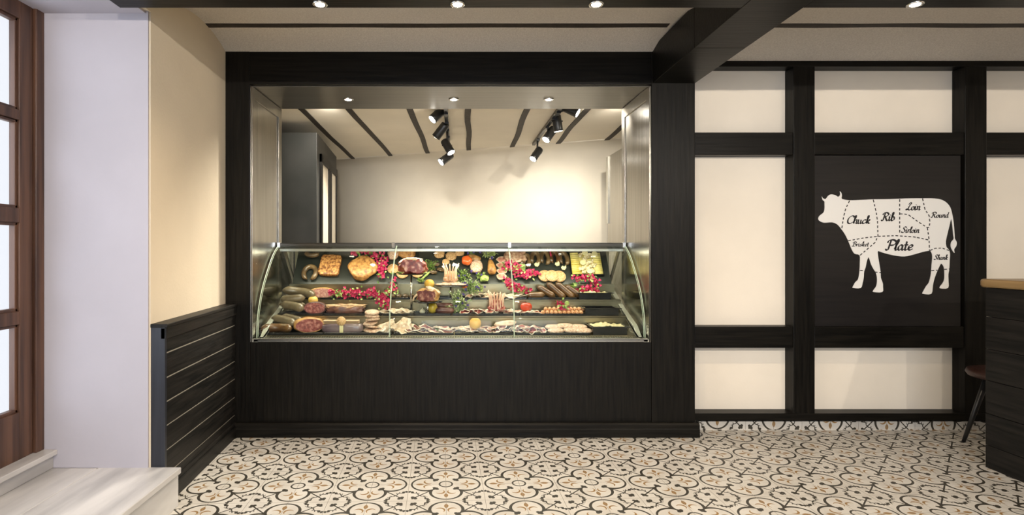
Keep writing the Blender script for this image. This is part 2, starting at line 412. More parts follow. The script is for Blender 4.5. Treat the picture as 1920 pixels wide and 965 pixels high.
for i, (xa, da, xb, db) in enumerate(((-1.33,4.55,-1.38,7.39),(-.93,4.55,-.86,7.22),(-.415,4.55,-.368,7.02),(.085,4.55,.13,6.83),(.595,4.55,.63,6.61),(1.10,4.55,1.135,6.37),(1.57,4.55,1.617,6.13))):
    mb = MB(); n = 10; L = []; 
    for k in range(n+1):
        t = k/n; yy = da+(db-da)*t; xx = xa+(xb-xa)*t+.03*noise.noise(Vector((yy*1.1, i*3.3, 0)))
        L.append((xx-.027, xx+.027, yy))
    for k in range(n):
        a, b = L[k], L[k+1]
        q = [(a[0],a[2]),(a[1],a[2]),(b[1],b[2]),(b[0],b[2])]
        mb.prism(q, 2.474, 2.482, 'z')
    struct('trim_20', mb, mt)
# partition with a glazed door on the left of the service room
pc = [(-2.6,5.2),(-1.307,5.2),(-1.425,6.59),(-2.6,6.59)]
GREYP = mat('anthracite_partition', (.022,.023,.021), (.030,.030,.028), 4, .45, spec=.2)
struct('wall_side', MB().prism(pc, 0, 2.37, 'z'), GREYP, .004)
def sx(y): return -1.307-.118*(y-5.2)/1.39
def side(y0, y1, z0, z1, t0, t1, mb):
    return mb.prism([(sx(y0)+t0,y0),(sx(y0)+t1,y0),(sx(y1)+t1,y1),(sx(y1)+t0,y1)], z0, z1, 'z')
d2 = MB()
for q in ((5.36,5.44,0,2.20),(5.86,5.94,0,2.2),(6.00,6.06,0,2.2),(6.44,6.50,0,2.2),(5.36,6.50,2.12,2.20)): side(*q, .0, .022, d2)
dd = struct('door_2', d2, BLACKV, .002)
side(5.44,5.86,.0,2.12,.001,.008,MB()).build('panel', mat('cream_door_panel', (.62,.55,.44), None, rough=.25), dd)
side(6.06,6.44,.0,2.12,.001,.008,MB()).build('panel', MATS['cream_door_panel'], dd)
side(5.94,6.00,.0,2.12,.001,.006,MB()).build('door_edge', mat('orange_wood', (.35,.14,.05), None, rough=.4), dd)
side(5.50,5.53,1.22,1.33,.008,.03,MB()).build('handle', CHROME, dd)
# tall steel cold room unit on the right of the service room
cr = thing('cold_cabinet', 'tall brushed steel cabinet with an edge trim at the right of the service room', 'refrigerator', (1.56,5.83,0))
MB().box(-.0, .9, -1.1, 0, 0, 2.245).build('body', STEEL, cr, bevel=.003)
MB().box(-.012, 0, -.06, 0, 1.55, 2.24).build('hinge_strip', ALU, cr)

# ------------------------------------------------------------------ lamps
def spotlamp(loc, power, col, cone=120, blend=.8, direction=(0,0,-1), rad=.03, parent=None):
    l = bpy.data.lights.new('bulb', 'SPOT'); l.energy = power; l.color = col; l.spot_size = math.radians(cone); l.spot_blend = blend; l.shadow_soft_size = rad
    o = bpy.data.objects.new('bulb', l); COL.objects.link(o); o.location = loc
    o.rotation_euler = Vector(direction).to_track_quat('-Z', 'Y').to_euler()
    if parent: o.parent = parent
    return o
def downlight(x, y, z, label, r, power, col, cone, group, lens=LAMPON, dr=(0,0,-1)):
    t = thing('recessed_downlight', label, 'ceiling light', (x, y, z), group=group)
    MB().lathe([(r*.72,.0),(r*.72,-.006),(r,-.006),(r*1.02,-.001),(r*1.02,0)], 24).build('trim_ring', CHROME, t)
    MB().lathe([(.0,-.0065),(r*.6,-.0065),(r*.64,-.004),(.0,-.004)], 20).build('lens', lens, t)
    spotlamp((0,0,-.02), power, col, cone, .9, dr, .025, t)
    return t
nm = ['leftmost of the cross beam, near the pale reveal', 'above the middle of the meat counter', 'left of the big diagonal beam', 'the one right of the diagonal beam']
for i, px in enumerate((600, 858, 1118, 1716)):
    downlight(wx(px,2.61), 2.61, 2.43, 'warm downlight in the front beam, '+nm[i], .034, P_BEAM, WARM, 150, 'front beam downlights')
for i, xx in enumerate((-1.0, .0, 1.0, 2.4, 3.5)):  # unseen lamps added behind the camera to fill the room with light
    downlight(xx, -.75, 2.43, 'added unseen fill downlight in the beam behind the camera', .034, P_ROOM, WARM2, 160, 'added rear fill downlights', dr=(0,1,-.55))
for i, px in enumerate((653, 851, 1029)):
    downlight(wx(px,4.22), 4.22, zT-.006, 'chrome-ringed downlight in the soffit over the counter, '+('left','middle','right')[i]+' one of three', .038, P_SOFFIT, WARM2, 140, 'soffit downlights')
rails = []
for nme, xx, y0, y1 in (('left', -.10, 4.62, 6.15), ('right', .855, 4.62, 6.30)):
    o = MB().box(-.017, .017, y0, y1, -.028, 0).build('lighting_track', BLKMET, loc=(xx, 0, 2.478), bevel=.003)
    tag(o, 'black ceiling lighting track carrying the '+nme+' row of spotlights', 'lighting track')
def trackhead(tail, lens, d, yd, label, rx, power, aim=None):
    a = Vector((wx(tail[0],d), d, wz(tail[1],d))); b = Vector((wx(lens[0],d), d+yd, wz(lens[1],d+yd)))
    dirv = (b-a).normalized(); a = b-dirv*.15
    t = thing('track_spotlight', label, 'spotlight', a, group='track spotlights in the service room')
    L = dirv*.15
    MB().tube([Vector((0,0,0)), dirv*.012, dirv*.13, L], [.036,.041,.041,.043], 20).build('lamp_body', BLKMET, t)
    MB().tube([L*.985, L+dirv*.0015], [.036,.036], 20).build('lens', LAMPW, t)
    m = dirv*.06; top = Vector((rx-a.x, m.y, 2.452-a.z))
    MB().tube([m, top*.5+m*.5+Vector((.0,0,0)), top], .010, 8).box(top.x-.018,top.x+.018,top.y-.05,top.y+.05,top.z-.018,top.z).build('bracket', BLKMET, t)
    MB().cyl(m+Vector((.05,0,0)), m+Vector((-.05,0,0)), .007, seg=8).build('knob', BLKMET, t)
    spotlamp(L+dirv*.02, power, (1,.93,.80), 100 if aim else 75, 1.0 if aim else .7, aim or dirv, .03, t)
trackhead((838,199),(811,224),4.85,-.05,'nearest spotlight of the left track, half cut by the soffit, glowing lens to the left',-.10,P_TRACK)
trackhead((838,230),(817,257),5.15,.05,'second spotlight of the left track, dark barrel turned towards the wall',-.10,P_TRACK*1.25,(-.5,1,-.95))
trackhead((832,262),(846,286),5.5,-.05,'third spotlight of the left track, tilted down to the right',-.10,P_TRACK)
trackhead((847,289),(827,304),5.85,-.05,'farthest and lowest spotlight of the left track, lens lower left',-.10,P_TRACK)
trackhead((1050,196),(1081,212),4.8,-.05,'nearest spotlight of the right track, half cut by the soffit, bright lens to the right',.855,P_TRACK)
trackhead((1042,212),(1048,246),5.0,.02,'second spotlight of the right track, barrel hanging straight down',.855,P_TRACK*1.25,(.0,1,-.95))
trackhead((1041,237),(1022,262),5.4,-.05,'third spotlight of the right track, lit lens pointing down left',.855,P_TRACK)
trackhead((1013,278),(998,298),6.0,-.05,'farthest spotlight of the right track, lowest by the wall',.855,P_TRACK)

for i, xx in enumerate((-1.05, 1.35)):  # added lamps, hidden by the soffit, that brighten the service room wall
    downlight(xx, 4.575, 2.478, 'added unseen wall-washing lamp in the service room ceiling, '+('left','right')[i]+' of the tracks', .04, 75, (1,.93,.80), 110, 'added service room wall washers', dr=(-.25 if i==0 else .0,1,-.75))
# ------------------------------------------------------------------ butcher's cut chart on the timbered wall
def catmull(p, k=5):
    if len(p) < 3: return p
    q = [p[0]]+p+[p[-1]]; out = []
    for i in range(1, len(q)-2):
        for j in range(k):
            t = j/k; a,b,c,d = q[i-1],q[i],q[i+1],q[i+2]
            out.append(tuple(.5*((2*b[m])+(-a[m]+c[m])*t+(2*a[m]-5*b[m]+4*c[m]-d[m])*t*t+(-a[m]+3*b[m]-3*c[m]+d[m])*t**3) for m in (0,1)))
    out.append(p[-1]); return out
SD = 3.972
sg = thing('cut_chart_board', 'black board with a white cow divided into named beef cuts between two posts', 'sign', (wx(1665,SD), SD, wz(612,TD)))
O = Vector(sg.location)
MB().box(wx(1527,TD)-O.x+.001, wx(1801,SD)-O.x, 0, .03, .001, wz(291,TD)-O.z).build('board', mat('black_board', (.009,.0075,.0075), (.014,.012,.011), 40, .40, stretch=(.05,1,1), spec=.3), sg)
def cc(p): return (wx(1500+p[0]/3.574, SD)-O.x, wz(330+p[1]/3.574, SD)-O.z)
cow = [(145,137),(155,150),(172,152),(186,133),(207,122),(235,128),(252,138),(264,132),(268,118),(265,102),(275,112),(279,130),(277,149),(290,156),(330,162),(400,160),(480,156),(600,154),(700,150),(820,149),(900,150),(945,158),(980,178),(1005,210),(1018,255),(1026,300),(1031,350),(1034,400),(1036,420),(1048,443),(1045,468),(1031,490),(1033,514),(1016,492),(1008,465),(1013,440),(1028,420),(1025,390),(1019,330),(1011,288),(1000,330),(985,390),(975,440),(980,475),(995,492),(1003,520),(1001,560),(998,620),(992,660),(993,700),(990,749),(940,752),(936,740),(955,715),(965,690),(966,650),(962,610),(948,588),(940,590),(925,620),(908,660),(895,700),(888,735),(878,788),(823,788),(822,776),(845,735),(862,712),(875,660),(880,600),(885,540),(878,510),(865,500),(820,508),(760,525),(700,538),(640,533),(580,520),(540,508),(520,503),(522,540),(530,590),(538,640),(540,680),(552,715),(554,740),(550,776),(492,776),(490,765),(510,735),(515,690),(508,650),(490,620),(475,590),(462,550),(456,545),(446,570),(438,610),(428,640),(425,680),(418,715),(405,749),(355,749),(353,740),(370,710),(388,690),(397,640),(400,580),(398,530),(365,520),(345,490),(320,430),(300,390),(278,358),(250,325),(215,310),(160,312),(130,300),(121,285),(130,265),(155,245),(163,220),(163,185),(162,170),(150,160)]
COWW = mat('white_vinyl', (.82,.80,.76), None, rough=.45)
MB().prism([cc(p) for p in catmull(cow, 3)], -.003, -.0002, 'y').build('cow_silhouette', COWW, sg)
INK = mat('black_ink', (.012,.010,.011), None, rough=.5)
def polyline_ribbon(mb, pts, wfun, y):
    global RIB; RIB = (RIB+1) % 12; y = y-RIB*.00007
    n = len(pts)
    L = []; Rr = []
    for i in range(n):
        a, b = pts[max(0,i-1)], pts[min(n-1,i+1)]
        dx, dz = b[0]-a[0], b[1]-a[1]; l = math.hypot(dx,dz) or 1e-9
        h = wfun(math.atan2(dz,dx), i, n)/2; nx, nz = -dz/l, dx/l
        L.append((pts[i][0]+nx*h, pts[i][1]+nz*h)); Rr.append((pts[i][0]-nx*h, pts[i][1]-nz*h))
    for i in range(n-1):
        q = [L[i],L[i+1],Rr[i+1],Rr[i]]
        mb.prism(q, y-.0008, y, 'y')
RIB = 0
mb = MB()
dashes = [[(330,165),(305,215),(290,270),(277,355)],[(488,158),(505,230),(517,300),(520,400),(500,445),(400,530)],[(665,155),(665,390)],
 [(818,150),(835,225),(862,265),(868,310),(862,342),(850,345),(780,300),(725,260),(700,255),(668,253)],[(850,345),(862,425),(865,500)],
 [(320,433),(420,415),(520,403),(640,399),(760,407),(862,428)],[(868,498),(905,483),(950,482),(995,498)],[(400,632),(430,633)],[(498,642),(538,647)],[(877,633),(918,630)],[(963,625),(997,622)]]
for pl in dashes:
    mb = MB(); pts = []
    for a, b in zip(pl, pl[1:]):
        l = math.hypot(b[0]-a[0], b[1]-a[1]); k = max(1, int(l/3))
        for i in range(k): pts.append((a[0]+(b[0]-a[0])*i/k, a[1]+(b[1]-a[1])*i/k))
    pts.append(pl[-1]); run = []; s = 0
    for i, p in enumerate(pts):
        if i: s += math.hypot(p[0]-pts[i-1][0], p[1]-pts[i-1][1])
        on = (s % 29) < 20 and i < len(pts)
        if on: run.append(cc(p))
        if (not on or i == len(pts)-1) and len(run) > 1:
            polyline_ribbon(mb, run, lambda a,i,n: .0066, -.003); run = []
        elif not on: run = []
    mb.build('dashed_line', INK, sg)
G = {'C':([[(.62,.78),(.66,.92),(.5,1.0),(.25,.85),(.1,.5),(.15,.12),(.38,0),(.62,.15)]],.68),
'h':([[(0,.1),(.22,.75),(.2,1.0),(.12,.9),(.12,0)],[(.12,.3),(.3,.5),(.38,.42),(.36,.1),(.42,.0),(.5,.1)]],.5),
'u':([[(0,.45),(.06,.48),(.06,.1),(.15,0),(.3,.15)],[(.32,.5),(.32,.1),(.38,0),(.48,.12)]],.47),
'c':([[(.36,.4),(.28,.5),(.1,.38),(.05,.15),(.16,0),(.38,.12)]],.4),
'k':([[(0,.1),(.2,.75),(.18,1),(.1,.9),(.1,0)],[(.1,.25),(.3,.5),(.36,.42),(.2,.27),(.14,.27)],[(.18,.27),(.34,.02),(.46,.1)]],.46),
'R':([[(.25,.95),(.2,.5),(.15,.05),(.02,.02),(0,.12)],[(.02,.7),(.1,.92),(.4,1.0),(.62,.82),(.5,.58),(.25,.52)],[(.3,.52),(.5,.1),(.62,0),(.72,.12)]],.72),
'i':([[(0,.4),(.07,.5),(.07,.1),(.14,0),(.25,.12)],[(.10,.66),(.12,.74)]],.25),
'b':([[(0,.1),(.18,.75),(.16,1),(.08,.9),(.08,.1),(.18,0),(.34,.12),(.34,.35),(.22,.48),(.1,.36)]],.42),
'L':([[(.2,.75),(.35,1.0),(.48,.9),(.3,.5),(.2,.12),(.05,.02),(.0,.1),(.15,.12),(.4,0),(.6,.12)]],.6),
'o':([[(.2,.48),(.05,.35),(.05,.1),(.18,0),(.32,.12),(.32,.36),(.2,.48)]],.4),
'n':([[(0,.42),(.07,.5),(.07,0)],[(.07,.28),(.24,.5),(.32,.42),(.31,.1),(.37,0),(.46,.1)]],.46),
'S':([[(.55,.82),(.5,.97),(.32,.98),(.2,.78),(.35,.55),(.45,.3),(.3,.03),(.08,.05),(.02,.2)]],.58),
'r':([[(0,.4),(.07,.5),(.07,0)],[(.07,.3),(.2,.5),(.3,.45)]],.32),
'l':([[(0,.1),(.2,.75),(.18,1),(.1,.88),(.09,.1),(.16,0),(.26,.1)]],.25),
'P':([[(.25,.95),(.2,.5),(.15,.05),(.02,.02),(0,.12)],[(.02,.7),(.1,.92),(.4,1.0),(.64,.8),(.52,.52),(.25,.46)]],.6),
'a':([[(.3,.42),(.18,.5),(.04,.32),(.05,.08),(.15,0),(.3,.2)],[(.32,.5),(.31,.1),(.38,0),(.46,.1)]],.45),
't':([[(.12,.85),(.09,.1),(.16,0),(.28,.1)],[(-.02,.5),(.26,.52)]],.28),
'e':([[(.05,.2),(.25,.28),(.3,.42),(.2,.5),(.06,.35),(.06,.1),(.18,0),(.36,.12)]],.38),
'd':([[(.3,.42),(.18,.5),(.04,.32),(.05,.08),(.15,0),(.3,.2)],[(.36,1.0),(.31,.6),(.31,.1),(.38,0),(.46,.1)]],.47),
'B':([[(.25,.95),(.2,.5),(.15,.05),(.02,.02),(0,.12)],[(.02,.7),(.1,.92),(.4,1),(.56,.82),(.45,.58),(.28,.52)],[(.28,.52),(.55,.45),(.58,.18),(.35,0),(.15,.06)]],.66),
's':([[(.28,.45),(.2,.5),(.1,.38),(.24,.15),(.15,0),(0,.06)]],.34)}
def word(txt, x0, x1, base, cap):
    W = sum(G[ch][1] for ch in txt); H = cap; sh = .22
    s = (x1-x0)/(W+.1)
    mb = MB(); cur = 0
    for ch in txt:
        for stk in G[ch][0]:
            pts = [((x0+(cur+p[0])*s+p[1]*H*sh*1.0), base-p[1]*H) for p in stk]
            pts = catmull(pts); w0 = H*.065*3.98/F; w1 = H*.22*3.98/F
            pp = [(wx(a,SD)-O.x, wz(b,SD)-O.z) for a, b in pts]
            polyline_ribbon(mb, pp, lambda an,i,n: w0+(w1-w0)*abs(math.sin(an-.6)), -.003)
        cur += G[ch][1]
    mb.build('lettering', INK, sg)
word('Chuck',1586,1632,419,14.5); word('Rib',1652,1678,413.5,15); word('Loin',1698,1726,393.5,13.5); word('Sirloin',1689,1724,436,11)
word('Round',1745,1779,407.5,10); word('Brisket',1597,1629,461.5,8.5); word('Plate',1660,1713,468.5,19); word('Shank',1750,1777,486.5,9)

# ------------------------------------------------------------------ bar counter and stool on the right
bc = thing('bar_counter', 'black plank-clad bar counter with a rounded golden wooden top at the right edge', 'counter', (3.12, 3.31, 0))
mb = MB(); zs = [0,.135,.32,.515,.70,.89,1.062]
for i in range(6): mb.box(0, .02, -2.6, 0, zs[i]+.0015, zs[i+1]-.0015).box(.02, .62, -.02, 0, zs[i]+.0015, zs[i+1]-.0015)
mb.build('cladding', BLACKP, bc, bevel=.0015)
MB().box(.02, .62, -2.6, -.02, 0, 1.062).build('carcass', BLACKV, bc)
pts = [(-.03,-2.6),(-.03,-.02)]+[(-.03+.05*(1-math.cos(t*math.pi/12)), -.02+.05*math.sin(t*math.pi/12)) for t in range(7)]+[(.66,.03),(.66,-2.6)]
MB().prism(pts, 1.063, 1.112, 'z').build('worktop', mat('golden_wood', (.20,.12,.04), (.30,.19,.08), 20, .35, stretch=(1,.08,1), bump=.1), bc, bevel=.012)
so = thing('bar_stool', 'low round stool with a dark brown padded seat and splayed black legs behind the bar', 'stool', (3.60, 3.66, 0))
MB().lathe([(.0,.435),(.17,.435),(.20,.445),(.212,.465),(.205,.487),(.17,.497),(0,.50)], 32).build('seat', mat('brown_leather', (.035,.012,.009), (.055,.022,.015), 30, .4, bump=.2), so)
for a in (160, 250, 340, 70):
    c, s = math.cos(math.radians(a)), math.sin(math.radians(a))
    MB().tube([(c*.11,s*.11,.437),(c*.235,s*.235,.002)], [.019,.011], 10).build('leg', BLKMET, so)
MB().lathe([(.12,.425),(.13,.425),(.13,.435),(.12,.435)], 24).build('seat_plate', BLKMET, so)
# ================================================================== THE REFRIGERATED DISPLAY CASE
CX0, CX1 = -1.412, 1.318
GP = catmull([(3.95,.660),(3.967,.814),(4.05,.989),(4.185,1.143),(4.31,1.253),(4.45,1.328)], 5)
case = thing('display_case', 'curved-glass refrigerated butcher display case set into the black framed opening', 'display case', (0, 3.9, .645))
CO = Vector(case.location)
def cb(mb, name, m, bevel=0): 
    mb.v = [(v[0]-CO.x, v[1]-CO.y, v[2]-CO.z) for v in mb.v]
    return mb.build(name, m, case, bevel=bevel)
D1, D2, D3 = .673, .785, .888      # deck heights
B0, B1 = (4.615, 1.0), (4.80, 1.27)  # foot and head of the inclined back
cb(MB().box(CX0, CX1, 3.872, 4.0, .6455, .664).box(CX0,CX1,3.872,3.90,.655,.668), 'front_rail', ALU, .002)
g = MB()
for i in range(150): g.box(-1.33+i*.0175, -1.33+i*.0175+.008, 3.955, 3.985, .664, .6655)
cb(g, 'air_grille', BLKPL)
for i, (y0, y1, zz_) in enumerate(((3.995,4.222,D1),(4.215,4.425,D2),(4.418,4.62,D3))):
    bot = .65 if i == 0 else (D1 if i == 1 else D2)
    cb(MB().box(CX0+.03, CX1-.03, y0, y1, zz_-.012, zz_).box(CX0+.03, CX1-.03, y0, y0+.008, bot-.005, zz_).box(CX0+.03,CX1-.03,y0-.004,y0,zz_-.008,zz_), 'deck', CASEST)
cb(MB().box(CX0+.03, CX1-.03, 4.607, 4.62, D3, 1.0).box(CX0+.03,CX1-.03,4.600,4.61,.985,1.0), 'back_ledge', CASEST)
cb(MB().prism([B0,(B0[0]+.012,B0[1]-.004),(B1[0]+.012,B1[1]-.004),B1], CX0+.05, CX1-.05, 'x'), 'inclined_back', mat('dark_back_panel', (.022,.026,.022), (.04,.044,.038), 3, .25))  # panel in place of the mirrored rear; food on it models the reflection
cb(MB().box(CX0+.02, CX1-.02, 4.80, 4.84, .9, 1.31).box(CX0, CX1, 4.45, 4.84, 1.297, 1.312), 'rear_frame', CASEST)
cb(MB().box(CX0+.01, CX1-.01, 4.42, 4.455, 1.277, 1.292).box(CX0, CX1, 4.43, 4.50, 1.290, 1.336).box(CX0+.01,CX1-.01,4.425,4.43,1.300,1.331), 'top_rail', mat('dark_aluminium', (.085,.08,.07), None, rough=.3, metal=1), .003)
cb(MB().box(CX0+.01, CX1-.01, 4.414, 4.426, 1.268, 1.290), 'glass_clamp_strip', ALU, .002)
cb(MB().tube([(CX0+.06,4.475,1.281),(CX1-.06,4.475,1.281)], .008, 10), 'lamp_tube', emis('case_tube_lamp', (1,.96,.82), 9))
l = area('case_lamp', (-.045, 4.47, 1.262), (math.radians(-12), 0, 0), 2.5, .03, P_CASE, (1,.93,.72)); l.parent = None
l2 = area('case_lamp_front', (-.045, 4.40, 1.258), (math.radians(18), 0, 0), 2.5, .02, P_CASE*.8, (1,.93,.72))
# side frames: leaning strut and stepped white rail
for sg_, xx in ((1, CX0+.022), (-1, CX1-.022)):
    a, b = sorted((xx, xx+sg_*.018))
    cb(MB().prism([(4.445,1.285),(4.475,1.285),(4.80,.96),(4.76,.96)], a, b, 'x'), 'side_strut', ALU, .001)
    a, b = sorted((xx-sg_*.006, xx+sg_*.028))
    cb(MB().prism([(3.90,.666),(3.95,.666),(4.05,.735),(4.35,.83),(4.75,.99),(4.75,.965),(4.35,.80),(4.05,.70),(4.02,.666)], a, b, 'x'), 'side_rail', mat('pale_side_rail', (.60,.60,.52), None, rough=.25, metal=.6), .002)
# curved glass: three panes, side panes, pale green edges
def off(P, i, t):
    a, b = P[max(0,i-1)], P[min(len(P)-1,i+1)]; d = math.hypot(b[0]-a[0], b[1]-a[1])
    return (P[i][0]-(b[1]-a[1])/d*t, P[i][1]+(b[0]-a[0])/d*t)
GI = [off(GP, i, -.006) for i in range(len(GP))]
for a, b in ((CX0+.004, -.483), (-.478, .398), (.403, CX1-.004)):
    mb = MB(); n = len(GP)
    vs = [(xx, p[0], p[1]) for p in GP for xx in (a, b)]+[(xx, p[0], p[1]) for p in GI for xx in (a, b)]
    fs = [(2*i,2*i+1,2*i+3,2*i+2) for i in range(n-1)]+[(2*n+2*i+2,2*n+2*i+3,2*n+2*i+1,2*n+2*i) for i in range(n-1)]
    mb.add(vs, fs, 0, True); cb(mb, 'curved_glass_pane', GLASS)
    for xx in (a, b):
      e = MB(); e.tube([(xx, (p[0]+q[0])/2, (p[1]+q[1])/2) for p, q in zip(GP, GI)], .0018, 6)
      cb(e, 'glass_edge', GEDGE)
for xx in (CX0-.006, CX1):
    pl = [(3.93,.660)]+[(p[0]-.006,p[1]) for p in GP]+[(4.82,1.328),(4.82,.66)]
    cb(MB().prism(pl, xx, xx+.006, 'x'), 'side_glass_pane', GLASS)
    cb(MB().tube([(xx+.003, p[0]-.006, p[1]) for p in GP], .0032, 6), 'glass_edge', GEDGE)
for q in ((CX0-.01, CX0+.03), (CX1-.03, CX1+.012)): cb(MB().box(q[0], q[1], 3.872, 4.84, .645, .662), 'side_sill', MATS['pale_side_rail'])
for px in (738, 955, 524, 1169):
    cb(MB().box(wx(px,4.43)-.012, wx(px,4.43)+.012, 4.405, 4.43, 1.297, 1.34), 'glass_clip', CHROME, .002)

# ================================================================== FOOD MATERIALS
M = {}
M['liver'] = mat('smoked_sausage_skin', (.10,.075,.042), (.19,.145,.085), 14, .33, coat=.4, bump=.15)
M['brown'] = mat('brown_sausage_skin', (.06,.026,.010), (.17,.085,.028), 12, .28, coat=.5, bump=.15)
M['dark'] = mat('dark_sausage_skin', (.07,.042,.020), (.20,.125,.055), 14, .3, coat=.5)
M['roast'] = mat('roast_crust', (.16,.055,.014), (.66,.36,.12), 62, .42, bump=1.6, detail=8, c3=(.44,.19,.055), coat=.2, lo=.38, hi=.64)
M['roast2'] = mat('roast_golden', (.20,.075,.02), (.62,.35,.115), 36, .42, bump=1.6, detail=8, c3=(.50,.24,.07), coat=.2, lo=.33, hi=.68)
M['cutham'] = mat('mottled_cut_meat', (.16,.028,.025), (.50,.22,.17), 55, .3, detail=6, c3=(.30,.07,.055), coat=.4, bump=.2)
M['salami'] = mat('pink_cut_sausage', (.42,.14,.10), (.70,.42,.30), 60, .35, detail=5, c3=(.55,.24,.17), coat=.3)
M['rawmeat'] = mat('raw_red_meat', (.13,.012,.012), (.78,.46,.36), 30, .28, detail=8, c3=(.30,.045,.035), lo=.36, hi=.70, coat=.5, bump=.5)
M['rawdark'] = mat('dark_raw_meat', (.08,.014,.014), (.50,.26,.18), 36, .3, detail=8, c3=(.19,.045,.04), lo=.36, hi=.70, coat=.4, bump=.5)
M['fat'] = mat('creamy_fat', (.62,.42,.26), (.82,.68,.50), 35, .4, bump=.5, coat=.2)
M['casing'] = mat('orange_rind', (.34,.15,.045), (.62,.36,.13), 28, .38, bump=.3, coat=.2)
M['belly'] = mat('smoked_belly', (.065,.022,.024), (.20,.085,.06), 16, .32, coat=.4, bump=.5)
M['rindtop'] = mat('tan_rind', (.42,.24,.12), (.66,.45,.26), 60, .5, bump=.8)
M['patty'] = mat('burger_patty', (.48,.28,.18), (.78,.62,.48), 90, .5, detail=3, c3=(.64,.44,.31), bump=.8)
M['grain'] = mat('speckled_patty', (.46,.22,.09), (.82,.58,.32), 130, .5, detail=2, c3=(.70,.44,.20), bump=.6)
M['tripe'] = mat('cream_folded_slices', (.56,.38,.24), (.84,.72,.54), 50, .45, detail=5, bump=.6)
M['croq'] = mat('peach_sausage_skin', (.58,.27,.12), (.76,.44,.22), 25, .35, coat=.4)
M['thin'] = mat('thin_cured_slice', (.24,.07,.05), (.62,.38,.27), 40, .35, detail=5, c3=(.40,.17,.12), coat=.3, bump=.3)
M['thinp'] = mat('pale_cured_slice', (.34,.15,.09), (.70,.50,.34), 45, .4, detail=5, coat=.3, bump=.4)
M['rim'] = mat('fat_rim', (.78,.64,.48), (.88,.80,.66), 30, .4)
M['bone'] = mat('pale_bone', (.66,.36,.24), (.86,.70,.52), 10, .4, coat=.3)
M['mauve'] = mat('vacuum_pack_mauve', (.13,.09,.11), (.24,.18,.18), 6, .22, coat=.6)
M['beige'] = mat('beige_slices', (.62,.44,.28), None, rough=.4)
M['quince'] = mat('yellow_quince', (.66,.36,.045), (.82,.52,.10), 9, .38, coat=.3)
M['yel'] = mat('yellow_pepper', (.55,.36,.02), (.74,.55,.07), 9, .25, coat=.5)
M['apple'] = mat('yellow_apple', (.80,.55,.14), (.78,.30,.08), 5, .3, coat=.4, lo=.45, hi=.75)
M['tomato'] = mat('red_tomato', (.50,.035,.012), (.62,.07,.025), 5, .2, coat=.7)
M['otomato'] = mat('orange_tomato', (.68,.09,.02), (.74,.18,.04), 5, .2, coat=.7)
M['leaf'] = mat('green_leaf', (.05,.12,.02), (.20,.33,.06), 25, .45)
M['leafl'] = mat('light_green_leaf', (.25,.38,.07), (.55,.62,.22), 30, .45)
M['leafv'] = mat('variegated_leaf', (.12,.22,.06), (.68,.70,.42), 60, .5)
M['stem'] = mat('plant_stem', (.10,.10,.03), None, rough=.6)
M['boug'] = mat('magenta_bract', (.42,.008,.065), (.66,.045,.15), 20, .5)
M['purple'] = mat('violet_petal', (.05,.03,.20), (.15,.09,.40), 30, .5)
M['yellowveg'] = mat('yellow_pickled_sticks', (.66,.50,.08), (.84,.74,.28), 22, .35, stretch=(.25,1,1), coat=.4)
M['floret'] = mat('cream_floret', (.60,.46,.22), (.86,.78,.52), 60, .6, bump=.8)
M['salad'] = mat('cream_salad', (.66,.54,.24), (.88,.82,.55), 80, .45, bump=.8)
M['lemon'] = mat('lemon_flesh', (.84,.76,.40), None, rough=.3)
M['onion'] = mat('pale_onion', (.68,.62,.42), (.84,.80,.62), 20, .4)
M['tagc'] = mat('pale_paper', (.72,.66,.36), None, rough=.6)
M['tray'] = mat('black_tray', (.010,.010,.010), None, rough=.18, spec=.6)

def noisy_disc(mb, rx, ry, th, seed, wave=.004, c=(0,0,0), rim=.82, mi=0, rmi=1, seg=26, tilt=0, fold=0):
    """thin irregular slice with a fat rim"""
    rs = [0, .45, rim, 1.0]; vs = []
    def zf(x, y): return wave*(noise.noise(Vector((x*28+seed*3, y*28, seed*1.7)))*1.6+.3)+fold*x*x+tilt*y
    for top in (1, 0):
        for r in rs:
            for k in range(seg):
                a = 2*math.pi*k/seg; q = r*(1+.13*noise.noise(Vector((math.cos(a)*1.4+seed*5, math.sin(a)*1.4, seed)))*2)
                x, y = q*rx*math.cos(a), q*ry*math.sin(a)
                vs.append((c[0]+x, c[1]+y, c[2]+zf(x,y)+(th if top else 0)))
    o = len(mb.v); mb.v += vs; nr = len(rs)
    for i in range(nr-1):
        for k in range(seg):
            q = [i*seg+k, i*seg+(k+1)%seg, (i+1)*seg+(k+1)%seg, (i+1)*seg+k]
            m = rmi if i == nr-2 else mi
            mb.f.append([j+o for j in q]); mb.m.append(m); mb.sm.append(True)
            mb.f.append([j+o+nr*seg for j in q][::-1]); mb.m.append(m); mb.sm.append(True)
    for k in range(seg):
        j = (nr-1)*seg; mb.f.append([o+j+k, o+j+(k+1)%seg, o+j+(k+1)%seg+nr*seg, o+j+k+nr*seg][::-1]); mb.m.append(rmi); mb.sm.append(False)
    return mb
def arcpts(rad, a0, a1, n, sq=1.0, lift=0):
    return [(rad*math.cos(math.radians(a0+(a1-a0)*i/n)), sq*rad*math.sin(math.radians(a0+(a1-a0)*i/n)), lift) for i in range(n+1)]
def taper(n, r, e=.35, k=3):
    out = []
    for i in range(n+1):
        q = min(i, n-i)/k; out.append(r*(e+(1-e)*math.sin(min(1,q)*math.pi/2)))
    return out
